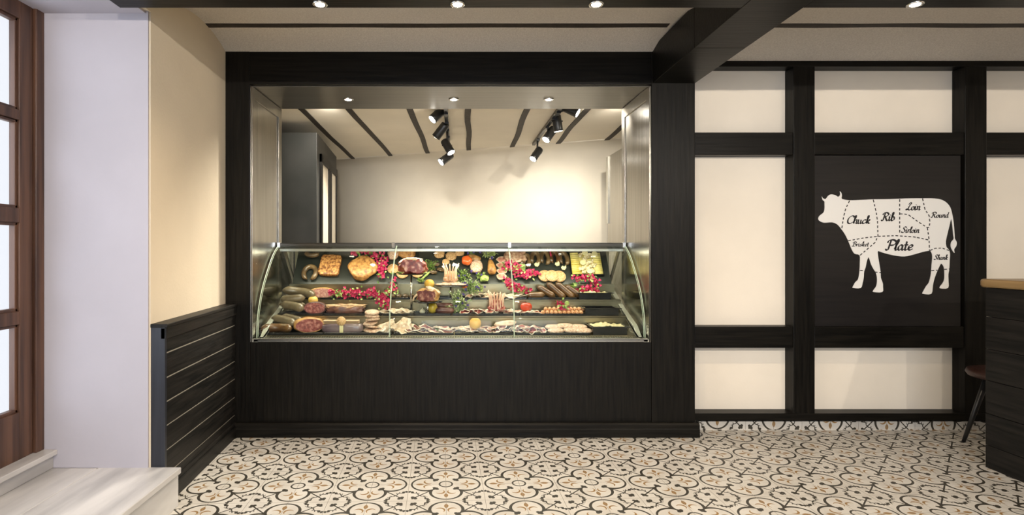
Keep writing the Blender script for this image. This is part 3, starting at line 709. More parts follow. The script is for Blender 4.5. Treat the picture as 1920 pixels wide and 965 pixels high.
def sausage(name, label, m, L, r, bend, loc, rot, group=None, cat='sausage', ends=True):
    """one plump sausage, length L along x, bent by an angle, lying on z=0"""
    n = 18
    if bend:
        rad = L/math.radians(bend); pts = [(rad*math.sin(math.radians(-bend/2+bend*i/n)), rad*(math.cos(math.radians(-bend/2+bend*i/n))-1), r) for i in range(n+1)]
        my = sum(p[1] for p in pts)/len(pts); pts = [(p[0], p[1]-my, p[2]) for p in pts]
    else: pts = [(-L/2+L*i/n, 0, r) for i in range(n+1)]
    rr = [x*(1+.04*noise.noise(Vector((i*.4, L*50, r*90)))) for i, x in enumerate(taper(n, r, .30, 3))]
    mb = MB().tube(pts, rr, 16)
    t = thing(name, label, cat, loc, rot, group)
    mb.build('casing', m, t)
    if ends:
        for p, q in ((pts[0], pts[1]), (pts[-1], pts[-2])):
            d = (Vector(p)-Vector(q)).normalized(); MB().tube([Vector(p)-d*.002, Vector(p)+d*.006], [.004,.0025], 8).build('tied_end', M['dark'], t)
    return t
def one(name, label, cat, mb, mats, loc, rot=(0,0,0), group=None):
    o = mb.build(name, mats, loc=loc, rot=rot); return tag(o, label, cat, group)
TILT = math.atan2(B1[1]-B0[1], B1[0]-B0[0])
def incl(px, py, lift=.002):
    """point of the inclined back seen at (px, py) of the frame"""
    lo, hi = -.4, 1.4
    for _ in range(40):
        t = (lo+hi)/2; d = B0[0]+(B1[0]-B0[0])*t; zc = B0[1]+(B1[1]-B0[1])*t
        if CY+(EYE-zc)*F/d > py: lo = t
        else: hi = t
    return (wx(px,d), d-math.sin(TILT)*lift, zc+math.cos(TILT)*lift)
def irot(spin=0):
    return (Matrix.Rotation(TILT,4,'X') @ Matrix.Rotation(math.radians(spin),4,'Z')).to_euler()
def rz(a): return (0, 0, math.radians(a))
def leafq(mb, p, d, up, L, W, mi=0):
    d = d.normalized(); s = d.cross(up); s = s.normalized() if s.length > 1e-4 else Vector((1,0,0)); n = s.cross(d).normalized()
    a = p; c = p+d*L; m_ = p+d*L*.5-n*W*.10; th = n*.0006
    o_ = lambda t, w_: p+d*L*t+s*W*w_+n*W*abs(w_)*.3
    vs = [a, o_(.22,.38), o_(.50,.50), o_(.80,.28), c, o_(.80,-.28), o_(.50,-.50), o_(.22,-.38), m_]; vs2 = [x+th for x in vs]
    mb.add(vs+vs2, [(i,(i+1)%8,8) for i in range(8)]+[((i+1)%8+9,i+9,17) for i in range(8)], mi, True)
def rv(s=1): return Vector((R.gauss(0,1), R.gauss(0,1), R.gauss(0,1))).normalized()*s
def bougainvillea(label, path, nb, nl, spread, seed, lsz=.022, bsz=.017, group=None):
    """branch: path of world points"""
    R.seed(seed)
    o = Vector(path[0]); P = [Vector(p)-o for p in path]
    t = thing('bougainvillea_branch', label, 'flowers', o, group=group)
    MB().tube([tuple(p) for p in P], .0022, 6).build('stem', M['stem'], t)
    def pick():
        k = R.random()*(len(P)-1.001); i = int(k); return P[i].lerp(P[i+1], k-i)
    bl = MB()
    for _ in range(int(nb*1.35)):
        c = pick()+Vector((R.gauss(0,spread*1.2), R.gauss(0,spread*.35)-.006, R.gauss(0,spread)+.006))
        ax = Vector((R.gauss(0,.5), -1, R.gauss(.2,.5))).normalized()
        s = ax.cross(Vector((0,0,1))).normalized(); u = s.cross(ax)
        a0 = R.random()*6.28
        for k in range(3):
            a = a0+k*2.094; d = (s*math.cos(a)+u*math.sin(a)+ax*.45)
            leafq(bl, c, d, ax, bsz*R.uniform(.8,1.25), bsz*.95)
    bl.build('blossoms', M['boug'], t)
    lf = MB()
    for _ in range(int(nl*1.5)):
        c = pick()+Vector((R.gauss(0,spread*1.5), -.012+R.gauss(0,spread*.4), R.gauss(0,spread*1.4)))
        leafq(lf, c, Vector((R.gauss(0,1), R.gauss(-.5,.5), R.gauss(0,.8))), Vector((0,-1,.6)), lsz*R.uniform(.7,1.3), lsz*.7, R.choice((0,1)))
    lf.build('leaves', [M['leaf'], M['leafl']], t)
    return t
def herb(label, c, rx, rzz, n, seed, nfl=6, mats=('leafv','leaf'), L=.018, name='herb_bunch', ry=.03):
    R.seed(seed)
    t = thing(name, label, 'herbs', c)
    lf = MB(); st = MB(); fl = MB()
    for k in range(n//12):
        tip = Vector((R.gauss(0,rx*.55), R.gauss(0,ry*.5)-.01, R.uniform(-rzz,rzz)))
        b = Vector((R.gauss(0,rx*.15), 0.01, -rzz*.3+R.gauss(0,rzz*.2)))
        st.tube([b, b.lerp(tip,.5)+rv(.004), tip], .0012, 5)
        for j in range(12):
            q = b.lerp(tip, .25+.75*j/11)+rv(.003)
            leafq(lf, q, rv()+(tip-b).normalized()*.8, Vector((0,-1,.5)), L*R.uniform(.6,1.2), L*.32, R.choice((0,0,1)))
    for k in range(nfl):
        q = Vector((R.gauss(0,rx*.6), -.02, R.gauss(0,rzz*.6)))
        for j in range(14): leafq(fl, q+rv(.004), rv(), Vector((0,-1,0)), .011, .007)
    st.build('stems', M['stem'], t); lf.build('leaves', [M[mats[0]], M[mats[1]]], t)
    if nfl: fl.build('blossoms', M['purple'], t)
    return t
# ================================================================== THE CONTENTS OF THE CASE
# black trays on the decks (x limits in frame pixels at the tray's front)
def tray(px0, px1, dy0, dy1, zz_, label, h=.016, grp='black display trays'):
    x0, x1 = wx(px0,dy0), wx(px1,dy0); c = (x0+x1)/2; w_ = (x1-x0)/2-.002; dp = dy1-dy0
    mb = MB().box(-w_, w_, 0, dp, 0, .004).box(-w_,w_,0,.006,0,h).box(-w_,w_,dp-.006,dp,0,h).box(-w_,-w_+.006,0,dp,0,h).box(w_-.006,w_,0,dp,0,h)
    return tag(mb.build('display_tray', M['tray'], loc=(c, dy0, zz_+.0003), bevel=.002), label, 'tray', grp)
S1 = 'black tray on the lowest deck '; S2 = 'black tray on the middle deck '; S3 = 'black tray on the top deck '
for a, b, s in ((497,606,'under the cut ham and grey sausages'),(607,735,'under the mauve sausage pack'),(737,851,'under the dark thin slices'),(852,966,'under the quince and folded slices'),(967,1106,'under the dark slices and oval patties')):
    tray(a, b, 4.005, 4.205, D1, S1+s)
for a, b, s in ((520,606,'under the stacked curved sausages'),(607,716,'under the smoked belly'),(718,846,'under the low pedestal'),(848,976,'under the frenched rack of ribs'),(978,1096,'under the rows of peach sausages')):
    tray(a, b, 4.232, 4.412, D2, S2+s)
for a, b, s in ((545,722,'behind the apple'),(724,800,'behind the tall pedestal'),(802,884,'behind the herb bunch'),(886,988,'with pale meat slices'),(990,1082,'under the five brown sausages')):
    tray(a, b, 4.432, 4.597, D3, S3+s)
# deep tubs at the right end
def tub(px0, px1, d0, d1, zz_, h, label, fill, seed):
    x0, x1 = wx(px0,d0), wx(px1,d0); c = (x0+x1)/2; w_ = (x1-x0)/2; dp = d1-d0
    t = thing('food_tub', label, 'tub', (c, d0, zz_+.0003), group='deep black tubs')
    mb = MB()
    n = .008
    mb.box(-w_,w_,0,n,0,h).box(-w_,w_,dp-n,dp,0,h).box(-w_,-w_+n,n,dp-n,0,h).box(w_-n,w_,n,dp-n,0,h).box(-w_+n,w_-n,n,dp-n,0,.006)
    mb.box(-w_-.014,w_+.022,-.012,0,h-.005,h).box(w_,w_+.022,0,dp,h-.005,h).box(-w_-.014,-w_,0,dp,h-.005,h)
    mb.build('container', M['tray'], t, bevel=.002)
    if fill:
        R.seed(seed); gx, gy = 34, 14; vs = []; 
        for j in range(gy+1):
            for i in range(gx+1):
                xx = -w_+n+(2*w_-2*n)*i/gx; yy = n+(dp-2*n)*j/gy
                vs.append((xx, yy, h-.010+.020*max(0,noise.noise(Vector((xx*45,yy*45,seed))))+.012*math.exp(-((xx+.02)/.04)**2)))
        s = MB().add(vs, [(j*(gx+1)+i, j*(gx+1)+i+1, (j+1)*(gx+1)+i+1, (j+1)*(gx+1)+i) for j in range(gy) for i in range(gx)], 0, True)
        b = s.build('salad_filling', fill, t); b['kind'] = 'stuff'
        m_ = b.modifiers.new('s','SOLIDIFY'); m_.thickness = .006; m_.offset = -1
    return t
tub(1112,1176,4.01,4.20,D1,.058,'deep black tub of pale shredded salad, lowest of the three at the right end',M['salad'],3)
tub(1097,1160,4.235,4.40,D2,.055,'empty-looking deep black tub on the middle deck, right end',None,4)
tub(1086,1146,4.44,4.59,D3,.052,'deep black tub heaped with cream salad on the top deck, right end',M['salad'],5)
L1 = D1+.0045; L2 = D2+.0045; L3 = D3+.0045
# ---------------- left end: curved sausages
gs = 'grey-brown curved sausages at the left end'
sausage('curved_sausage','glossy yellow-brown ring sausage lying at the bottom left corner of the case',M['brown'],.26,.032,150,at(519,4.075,L1+.002),rz(8),gs)
sausage('curved_sausage','pale grey-brown sausage lying just above the bottom left ring',M['liver'],.215,.031,60,at(532,4.15,L1+.050),(0,math.radians(9),math.radians(-22)),gs)
sausage('curved_sausage','slimmer grey-brown sausage tucked behind the low pale one at the left end',M['liver'],.19,.025,60,at(548,4.20,L1+.066),(0,math.radians(9),math.radians(-25)),gs)
sausage('curved_sausage','dark-tipped grey-brown sausage, third up from the bottom left ring',M['liver'],.20,.034,65,at(548,4.27,L2+.028),(0,math.radians(8),math.radians(-20)),gs)
sausage('curved_sausage','slim tan sausage peeping out under the big curved loop at left',M['liver'],.19,.020,30,at(548,4.34,L2+.050),rz(5),gs)
sausage('curved_sausage','straight-topped grey sausage resting in front of the big loop at left',M['liver'],.185,.030,-30,at(549,4.32,L2+.085),(0,math.radians(-4),math.radians(4)),gs)
sausage('curved_sausage','biggest curved grey sausage loop left of the yellow apple',M['liver'],.30,.036,110,at(562,4.45,L3+.015),(0,math.radians(8),math.radians(-12)),gs)
sausage('curved_sausage','tan sausage lying behind the biggest loop near the left strut',M['casing'],.15,.026,40,at(570,4.54,L3+.010),(0,math.radians(5),math.radians(-10)),gs)
# cut hams: cut face towards the room
def cutham(label, px, d, zz_, rx, ry, rzv, m, skin, rot=-12, name='cut_ham', seed=1):
    t = thing(name, label, 'ham', at(px,d,zz_), rz(rot))
    MB().blob(rx, ry, rzv, seed, .03, 2, .9, (0,0,rzv*.95), cut=(1,-1,.45), mi=0, cut_mi=0).build('rind', skin, t)
    yb = -ry*.45-.0012; n = 36; pts = []
    for k in range(n):
        a = 2*math.pi*k/n; q = 1+.03*noise.noise(Vector((math.cos(a),math.sin(a),seed)))
        pts.append((rx*.88*q*math.cos(a), rzv*.95+rzv*.86*q*math.sin(a)))
    MB().prism(pts, yb, yb+.004, 'y').build('cut_face', m, t)
    return t
cutham('oval ham half with a mottled dark red cut face on the lowest deck', 579, 4.13, L1, .112, .10, .055, M['cutham'], M['casing'], 22, seed=1)
cutham('round cut ham with wine-red face, on the middle deck above the lower ham', 591, 4.32, L2, .088, .08, .048, M['cutham'], M['belly'], 6, seed=2)
cutham('pink coarse cut sausage half behind the yellow apple', 604, 4.52, L3, .104, .07, .044, M['salami'], M['casing'], 8, 'cut_sausage_loaf', seed=3)
# apple
def fruit(name, label, m, loc, r, sq=1.0, stem=True, dimple=.28, lobes=0, cat='fruit', top=1.0):
    t = thing(name, label, cat, loc)
    prof = []; n = 18
    for i in range(n+1):
        ph = math.pi*i/n; rr = r*math.sin(ph); zz2 = -r*math.cos(ph)*sq
        if i > n*.62: zz2 -= dimple*r*max(0, math.cos((rr/r)*math.pi/1.1))*top
        prof.append((max(rr,.0004), zz2+r*sq))
    mb = MB().lathe(prof, 28)
    if lobes:
        mb.v = [(x*(1+.06*math.cos(lobes*math.atan2(y,x))), y*(1+.06*math.cos(lobes*math.atan2(y,x))), z_) for x,y,z_ in mb.v]
    mb.build('flesh', m, t)
    if stem: MB().tube([(0,0,2*r*sq-r*dimple-.004),(.002,0,2*r*sq+.004),(.005,0,2*r*sq+.010)], .0016, 6).build('stem', M['stem'], t)
    return t
fruit('apple','small yellow apple with a rosy cheek beside the grey sausages',M['apple'],at(587,4.40,L2+.062),.038,.92)
# smoked belly slab
t = thing('smoked_belly','long slab of smoked pork belly with tan rind, below the pink flowers','meat',at(648,4.31,L2),rz(2))
MB().blob(.140,.062,.036,4,.12,2.6,.62,(0,0,.034),flatb=.1,seg=60,rings=24).build('lean_meat', M['belly'], t)
MB().blob(.143,.058,.017,6,.16,3.0,.7,(0,.004,.058),seg=60,rings=20).build('rind', M['rindtop'], t)
# mauve packed sausage with slices and seal
t = thing('packed_sausage_loaf','long mauve film-wrapped sausage loaf tied with a pale band','packed meat',at(643,4.10,L1),rz(0))
MB().blob(.150,.05,.034,9,.015,2,.45,(0,0,.034),flatb=.1).build('wrapped_loaf', M['mauve'], t)
mb = MB()
for k in range(3): mb.box(-.14, .12, -.030, .030, .070+k*.008, .0735+k*.008)
mb.build('pale_strips', M['beige'], t, bevel=.001)
t2 = thing('round_seal','round straw-coloured seal with a hanging ribbon tied on the mauve loaf','seal',at(640,4.035,L1+.044))
MB().cyl((0,0,.047),(0,-.008,.047),.033,seg=28).build('disc', M['grain'], t2)
MB().box(-.012,.014,-.006,-.003,-.036,.018).build('ribbon', M['tagc'], t2)
# stack of patties
R.seed(3)
for i in range(6):
    w_ = ('lowest','second from the bottom','third from the bottom','third from the top','second from the top','topmost')[i]
    one('burger_patty','pale burger patty, '+w_+' in the tall stack','patty',MB().lathe([(.0,0),(.044,0),(.053,.004),(.054,.012),(.048,.018),(0,.019)],30).blob(.0001,.0001,.0001),M['patty'],
        at(697+R.uniform(-4,3),4.115,L1+.004+i*.0265),(math.radians(-7+R.uniform(-3,3)),math.radians(R.uniform(-5,5)),R.random()*6),'stacked burger patties')
# bougainvillea, front left
bougainvillea('bougainvillea branch with magenta blossoms trailing over the smoked belly', [at(622,4.46,L3+.04),at(645,4.44,L3+.035),at(672,4.41,L3+.045),at(700,4.38,L3+.045),at(718,4.33,L3+.0),at(722,4.28,L2+.05)], 120, 34, .020, 5)
# cream folded slices: three fans
def fan(label, px, d, zz_, h, w_, rot, seed, m, name='folded_meat_slice', grp='cream folded slices in a fan'):
    R.seed(seed); mb = MB()
    for k in range(5):
        a = -.5+k*.25; n = 8
        for s in range(1):
            base = Vector((R.uniform(-.01,.01), -.03+k*.015, .002)); vs = []
            for i in range(n+1):
                u = i/n; ww = w_*(1-.65*u)*(1+.15*math.sin(i+k))
                c = base+Vector((a*.02+u*.03*R.uniform(.8,1.2), u*.01, h*u*(1-.08*k)+.003))
                fold = .010*math.sin(u*9+k)
                vs += [c+Vector((-ww/2, fold, -.004)), c+Vector((-ww*.15, -.006+fold, .003)), c+Vector((ww*.2,.006+fold,.002)), c+Vector((ww/2, -.004+fold, -.004))]
            fs = [(4*i+j,4*i+j+1,4*i+j+5,4*i+j+4) for i in range(n) for j in range(3)]
            mb.add(vs, fs, k%2, True)
    o = mb.build(name, [m, M['rim']], loc=at(px,d,zz_), rot=(math.radians(-28),math.radians(rot),0))
    k = o.modifiers.new('s','SOLIDIFY'); k.thickness = .003; k.offset = 0
    return tag(o, label, 'sliced meat', grp)
fan('cream folded sliced meat fanned upward right beside the patty stack', 716, 4.08, L1+.006, .115, .075, 40, 1, M['tripe'])
fan('cream folded sliced meat leaning in the middle of the three fans', 738, 4.09, L1+.006, .11, .080, 25, 2, M['tripe'])
fan('whitest folded meat fan with a rounded top, right of the glass seam', 757, 4.08, L1+.006, .10, .10, -6, 3, M['fat'])
one('folded_meat_slice','pale flat slice lying under the right fan with a pointed corner','sliced meat',noisy_disc(MB(),.052,.05,.004,5,.01),[M['tripe'],M['rim']],at(757,4.045,L1+.012),(math.radians(6),0,.4),'cream folded slices in a fan')
one('folded_meat_slice','speckled cream slice stretching low from the patty stack to the seam','sliced meat',noisy_disc(MB(),.068,.04,.005,6,.012),[M['patty'],M['rim']],at(706,4.05,L1+.014),(math.radians(8),-.15,.1),'cream folded slices in a fan')
# piles of thin slices
def pile(label, grp, px0, px1, d, zz_, n, r, mats, seed, rise=.006, wave=.009, ry=None, dsp=.03, tilt=12):
    R.seed(seed)
    for k in range(n):
        px = px0+(px1-px0)*(k+.5)/n+R.uniform(-3,3)
        s = MB(); noisy_disc(s, r*R.uniform(.85,1.15), (ry or r)*R.uniform(.85,1.15), .0035, seed*10+k, wave, rim=.80)
        one('cured_meat_slice', label, 'sliced meat', s, mats, at(px, d+R.uniform(-dsp,dsp), zz_+.008+rise*(k%3)+wave*.5), (math.radians(tilt+R.uniform(-6,8)), math.radians(R.uniform(-10,10)), R.uniform(0,6.28)), grp)
TH = [M['thin'],M['rim']]; TP = [M['thinp'],M['rim']]; TD_ = [M['rawdark'],M['rim']]; TR = [M['rawmeat'],M['rim']]
pile('dark ragged meat slice in the flat pile just right of the cream fans','dark slices right of the fans',768,812,4.08,L1,7,.050,TD_,11,.009)
pile('reddish brown meat slice beside the tuft of herbs on the lowest deck','reddish slices near the herbs',812,850,4.09,L1,5,.055,TH,12,.011)
pile('rolled pink and cream slice left of or below the front quince','curled slices around the front quince',852,905,4.075,L1,11,.034,TP,13,.009,.012,dsp=.04)
pile('mottled brown slice right of the front quince','brown slices right of the quince',896,930,4.10,L1,6,.040,TH,14,.010,.010)
pile('dark curled slice under the pale topped pork piece','dark slices below the pork piece',928,972,4.06,L1,7,.036,TD_,15,.010,.013,dsp=.03)
pile('dark layered slice between the pork piece and the oval patties','dark slices left of the oval patties',966,1016,4.08,L1,10,.042,TR,16,.011,.012,dsp=.04)
one('pork_piece','thick pale-topped pork piece resting on dark curled slices','meat',MB().blob(.076,.04,.022,5,.12,1.8,.8,(0,0,.02),flatb=.1),[M['fat']],at(948,4.13,L1+.040),(0,-.1,.05))
fruit('quince','big yellow quince standing on the slices of the lowest deck',M['quince'],at(891,4.05,L1+.030),.043,1.0,False,.12,0)
# oval patties
R.seed(8)
for i, (px, d, up, a) in enumerate(((1037,4.13,.022,-18),(1042,4.06,.006,-14),(1059,4.15,.028,8),(1072,4.07,.008,-12),(1085,4.14,.022,6),(1094,4.06,.006,4))):
    one('oval_patty','pinkish oval minced patty, '+('upper left','lower left','upper middle','lower middle','upper right','lower right')[i]+' of the six on the lowest deck','patty',
        MB().blob(.062,.038,.014,i,.06,2.5,.85,(0,0,.014)),[M['patty']],at(px,d,L1+up),(math.radians(14),0,math.radians(-a)),'oval patties on the lowest deck')
herb('small tuft of green herb on the slices of the lowest deck', at(820,4.09,L1+.028), .022, .014, 60, 21, 0, ('leafl','leaf'), .014)
herb('sprig of pale herb in front of the glass seam at right on the lowest deck', at(964,4.05,L1+.040), .014, .024, 48, 22, 0, ('leafl','leafv'), .014)
# ---------------- middle deck, middle
pile('cream thin slice in the flat pile behind the seam on the middle deck','cream slices left on the middle deck',722,770,4.30,L2,7,.052,[M['tripe'],M['rim']],31,.006,.008)
def pedestal(label, px, pyplate, d, base, r):
    zp = wz(pyplate, d)
    t = thing('pedestal_stand', label, 'stand', at(px, d, base), group='pedestal stands')
    h = zp-base
    MB().lathe([(.0,.0003),(.03,.0003),(.03,.003),(.011,.006),(.008,.02)],20).build('foot', CHROME, t)
    MB().cyl((0,0,.005),(0,0,h-.004),.0075,seg=14).build('post', CHROME, t)
    MB().lathe([(0,h-.006),(r*.9,h-.006),(r,h-.001),(r,h),(0,h)],36).build('plate', M['tray'], t)
    return zp
def joint(label, px, d, zz_, rx, ry, rzv, seed, face, body, rot=0, cut=.35, name='beef_joint', threads=True):
    t = thing(name, label, 'meat', at(px,d,zz_), rz(rot))
    MB().blob(rx, ry, rzv, seed, .13, 2.6, .8, (0,0,rzv*.93), cut=(1,-1,cut+.22), flatb=.07, seg=48, rings=26).build('marbled_meat', [body, face], t)
    mb = MB(); R.seed(seed)
    if threads:
        for k in range(2):
            xx = (-.42+k*.62)*rx; q = math.sqrt(max(.05,1-(xx/rx)**2))
            mb.tube([(xx, -ry*cut-.004, rzv*.3), (xx+.002, -ry*cut-.006, rzv*(.95+.6*q)), (xx, ry*.2, rzv*(.97+.98*q))], .0012, 5)
        mb.build('string', M['rim'], t)
    return t
zt = pedestal('tall chrome pedestal with a black plate carrying the beef joint', 771, 513, 4.375, L2, .108)
joint('large raw beef joint marbled with fat on the tall pedestal', 774, 4.375, zt, .108, .085, .062, 3, M['rawmeat'], M['rawmeat'], 0, .5)
MB().blob(.075,.055,.014,8,.2,2.4,.9,(-.01,-.005,.112)).build('fat_layer', M['fat'], bpy.data.objects['beef_joint'])
R.seed(4)
one('lettuce_leaf','green lettuce leaf under the left side of the big beef joint','leaf',noisy_disc(MB(),.030,.02,.002,3,.012),[M['leafl'],M['leafl']],at(750,4.31,zt+.006))
one('lettuce_leaf','green lettuce leaf under the right side of the big beef joint','leaf',noisy_disc(MB(),.024,.018,.002,9,.012),[M['leafl'],M['leafl']],at(799,4.32,zt+.006))
zs_ = pedestal('low chrome pedestal with a black plate in front of the yellow pepper', 802, 565, 4.265, L2, .112)
joint('dark red rib roast with a fat cap on the low pedestal', 803, 4.265, zs_, .085, .065, .052, 5, M['rawdark'], M['casing'], -8, .45, 'rib_roast')
MB().blob(.06,.045,.02,18,.2,2.4,.9,(0,0,0)).build('fat_layer', M['fat'], bpy.data.objects['rib_roast'], loc=(.034,.01,.084), rot=(0,.45,0))
mb = MB(); R.seed(12)
for k in range(4): mb.tube([(.03,0,.03),(0,-.005,.035-.004*k),(-.03-.004*k,-.01,.012-.006*k),(-.040-.003*k,-.012,-.03)], [.004,.0035,.003,.002], 6)
mb.build('hanging_fat', M['fat'], bpy.data.objects['rib_roast'], loc=(-.066,-.03,.035))
fruit('yellow_pepper','yellow bell pepper standing behind the post of the low pedestal',M['yel'],at(811,4.335,L2),.036,1.22,True,.3,4,'vegetable')
one('garlic_bulb','small white garlic bulb left of the yellow pepper','vegetable',MB().lathe([(.001,0),(.018,.003),(.024,.014),(.016,.028),(.005,.036),(.003,.044),(.001,.046)],18),[M['onion']],at(792,4.33,L2))
sausage('smoked_fillet','dark smoked fillet, upper of the two right of the yellow pepper',M['belly'],.14,.020,8,at(832,4.38,L2+.036),rz(-4),'smoked fillets by the pepper')
sausage('smoked_fillet','dark smoked fillet, lower of the two right of the yellow pepper',M['belly'],.15,.024,10,at(834,4.32,L2),rz(-4),'smoked fillets by the pepper')
# mid stand with steaks, crown of ribs, quince
zm = pedestal('short chrome pedestal carrying steaks and the upper rack of ribs', 845, 535, 4.46, L3, .122)
R.seed(6)
for i,(px,d_,up) in enumerate(((833,4.44,0),(858,4.43,0),(846,4.48,.012))):
    one('raw_steak','speckled flat steak on the short pedestal, '+('left one','right one','rear one under the rack of ribs')[i],'meat',MB().blob(.07,.045,.010,i+2,.08,2,.8,(0,0,.010)),[M['patty']],at(px,d_,zm+up),rz(8-9*i),'steaks on the short pedestal')
def crown(label, px, d, zz_, r, h, n, seed, flare=.35, pale=False):
    t = thing('rack_of_ribs', label, 'meat', at(px,d,zz_)); R.seed(seed)
    mb = MB(); ring = MB()
    ring.blob(r*1.25, r*.8, h*.20, seed, .10, 3, .85, (0,0,h*.18), flatb=.1)
    ring.build('base_meat', [M['rawmeat'] if not pale else M['thinp']], t)
    for k in range(n):
        a = math.pi*(k+.5)/n*2; c, s = math.cos(a), math.sin(a)*.7
        w1 = R.uniform(.9,1.1)
        MB().tube([(c*r*.95,s*r*.95,h*.12),(c*r*.90,s*r*.90,h*.45),(c*r*1.0,s*r*1.0,h*.72),(c*r*(1.0+flare),s*r*(1+flare),h*w1)], [.011,.0085,.0052,.0042], 8).build('rib_bone', M['bone'], t)
    mb = MB()
    for k in range(n):
        a = math.pi*(k+.5)/n*2+math.pi/n; c, s = math.cos(a), math.sin(a)*.7
        mb.tube([(c*r*.92,s*r*.92,h*.1),(c*r*.86,s*r*.86,h*.40),(c*r*.90,s*r*.90,h*.60)], [.012,.010,.004], 8)
    mb.build('rib_meat', M['rawmeat'] if not pale else M['croq'], t)
    return t
crown('upper frenched rack of ribs with pale splayed bones on the short pedestal', 845, 4.47, zm+.028, .047, .140, 13, 3, .45, True)
crown('lower frenched rack of ribs with red meat base on the middle deck', 931, 4.30, L2+.014, .054, .155, 15, 4, .24)
fruit('quince','yellow quince lying behind the dark rib roast',M['quince'],at(805,4.44,L3+.078),.040,1.0,False,.1,0)
one('meat_platform','dark wrapped meat block under the rear quince','meat',MB().blob(.045,.05,.04,7,.05,2,.6,(0,0,.04)),[M['belly']],at(805,4.47,L3))
pile('deep red slice at the foot of the lower rack of ribs','red slices around the lower rack of ribs',868,950,4.29,L2,12,.036,TR,33,.005,.011,dsp=.04)
pile('pink flat slice left of and below the red tomato','pink slices near the tomato',950,1008,4.29,L2,8,.040,[M['salami'],M['rim']],34,.004,.008,dsp=.04)
t = fruit('tomato','big ribbed red tomato on the middle deck right of the rack of ribs',M['tomato'],at(986,4.30,L2+.018),.046,.80,True,.3,5,'vegetable')
herb('variegated herb bunch with violet blossoms cascading beside the low pedestal', at(862,4.33,L2+.085), .078, .090, 640, 41, 7, ('leafv','leaf'), .020)
herb('dark green herb bunch with violet blossoms around the short pedestal', at(880,4.44,L3+.100), .070, .065, 520, 42, 8, ('leaf','leafv'), .018)
# peach sausages in two rows
k = 0
sp0 = sausage('peach_sausage','short peach-coloured sausage in the tidy double row on the middle deck',M['croq'],.062,.0155,0,at(1018,4.26,L2),rz(82),'double row of peach sausages')
for row in range(2):
    for i in range(10):
        if row == 0 and i == 0: continue
        c = copy_tree(sp0); c.location = at(1018+i*7.9+(4 if row else 0), 4.262+row*.055, L2+(.020 if row else 0)); c.rotation_euler = (math.radians(18 if row else 8), 0, math.radians(80+((i*37)%9)))
        c['label'] = 'short peach-coloured sausage in the tidy double row on the middle deck'
bougainvillea('single bougainvillea sprig standing over the peach sausages', [at(1058,4.30,L2+.025),at(1052,4.28,L2+.06),at(1047,4.27,L2+.095)], 16, 10, .012, 9, .024)
one('onion_ring','pale green onion bulb slice leaning on the bougainvillea sprig','vegetable',MB().lathe([(.0,0),(.015,.0),(.017,.004),(.015,.008),(0,.008)],20),[M['leafl']],at(1063,4.27,L2+.085),(math.radians(80),0,0))
# ---------------- top deck
R.seed(14)
for i, px in enumerate((736,748,760,772)):
    one('stuffed_mushroom','grey-brown stuffed mushroom, '+('first','second','third','fourth')[i]+' from the left under the dark fringe','vegetable',MB().blob(.022,.022,.017,i,.15,2.5,1,(0,0,.016),flatb=.1),[M['dark']],at(px,4.50,L3),rz(i*40),'stuffed mushrooms on the top deck')
pile('greenish pale slice behind the lower rack of ribs','pale slices behind the lower crown',880,930,4.49,L3,6,.042,TP,51,.006,.009)
pile('pink minced slice on the top deck left of the brown sausages','pink minced slices on the top deck',945,985,4.48,L3,4,.052,[M['patty'],M['rim']],52,.006,.006)
for i, (px, d_, zz_, a, L_) in enumerate(((1005,4.47,L3-.0,4,.14),(1021,4.50,L3+.030,-34,.16),(1039,4.50,L3+.040,-44,.19),(1056,4.50,L3+.040,-44,.19),(1072,4.53,L3+.030,-38,.16))):
    sausage('brown_sausage','plump glossy brown sausage, '+('small one lying flat at the left end','leftmost of the four leaning ones','second of the four leaning ones','third of the four leaning ones','rightmost of the four leaning ones')[i]+' on the top deck',M['brown'],L_,.026,18,at(px,d_,zz_),(0,math.radians(-a*.9),math.radians(a*.3)),'brown sausages on the top deck')
# ---------------- inclined back: reflections in the rear mirror rebuilt as solid food
def on(name, label, cat, mb, mats, px, py, spin=0, lift=.003, group=None):
    return one(name, label, cat, mb, mats, incl(px,py,lift), irot(spin), group)
def ringsaus(label, m, px, py, rad, r, a0, a1, sq=1.0, spin=0, grp=None, lift=.002):
    n = 26; mb = MB().tube([(p[0],p[1],r) for p in arcpts(rad,a0,a1,n,sq)], taper(n,r,.35,3), 14)
    t = thing('ring_sausage', label, 'sausage', incl(px,py,lift), irot(spin), grp); mb.build('casing', m, t)
    P = arcpts(rad,a0,a1,n,sq)
    for p, q in ((P[0],P[1]),(P[-1],P[-2])):
        d = (Vector(p)-Vector(q)).normalized(); pp = Vector((p[0],p[1],r)); MB().tube([pp, pp+d*.008], [.005,.003], 8).build('tied_end', M['dark'], t)
    return t
ringsaus('brown ring sausage open at the bottom, at the left end of the inclined back', M['dark'], 582, 514, .050, .0205, -72, 250, 1.25)
ringsaus('part of a ring sausage hanging from the top left corner of the back', M['dark'], 588, 474, .060, .020, 200, 330, .8, lift=.012)
on('roast_slab','square golden brown crackling roast leaning on the inclined back','meat',MB().blob(.087,.100,.020,11,.03,3,.28,(0,0,.020)),[M['roast']],620,500,-3)
on('roast_joint','big rounded golden roast ham leaning on the inclined back','meat',MB().blob(.108,.105,.034,13,.09,1.5,.62,(0,0,.030)),[M['roast2']],682,505,38)
bougainvillea('faded bougainvillea spray above the golden roast ham', [incl(663,478,.02),incl(685,474,.025),incl(705,480,.02)], 26, 20, .014, 61)
bougainvillea('bougainvillea spray between the roast ham and the first glass seam', [incl(704,486,.03),incl(722,490,.03),incl(716,508,.03),incl(714,522,.03)], 62, 16, .015, 62)
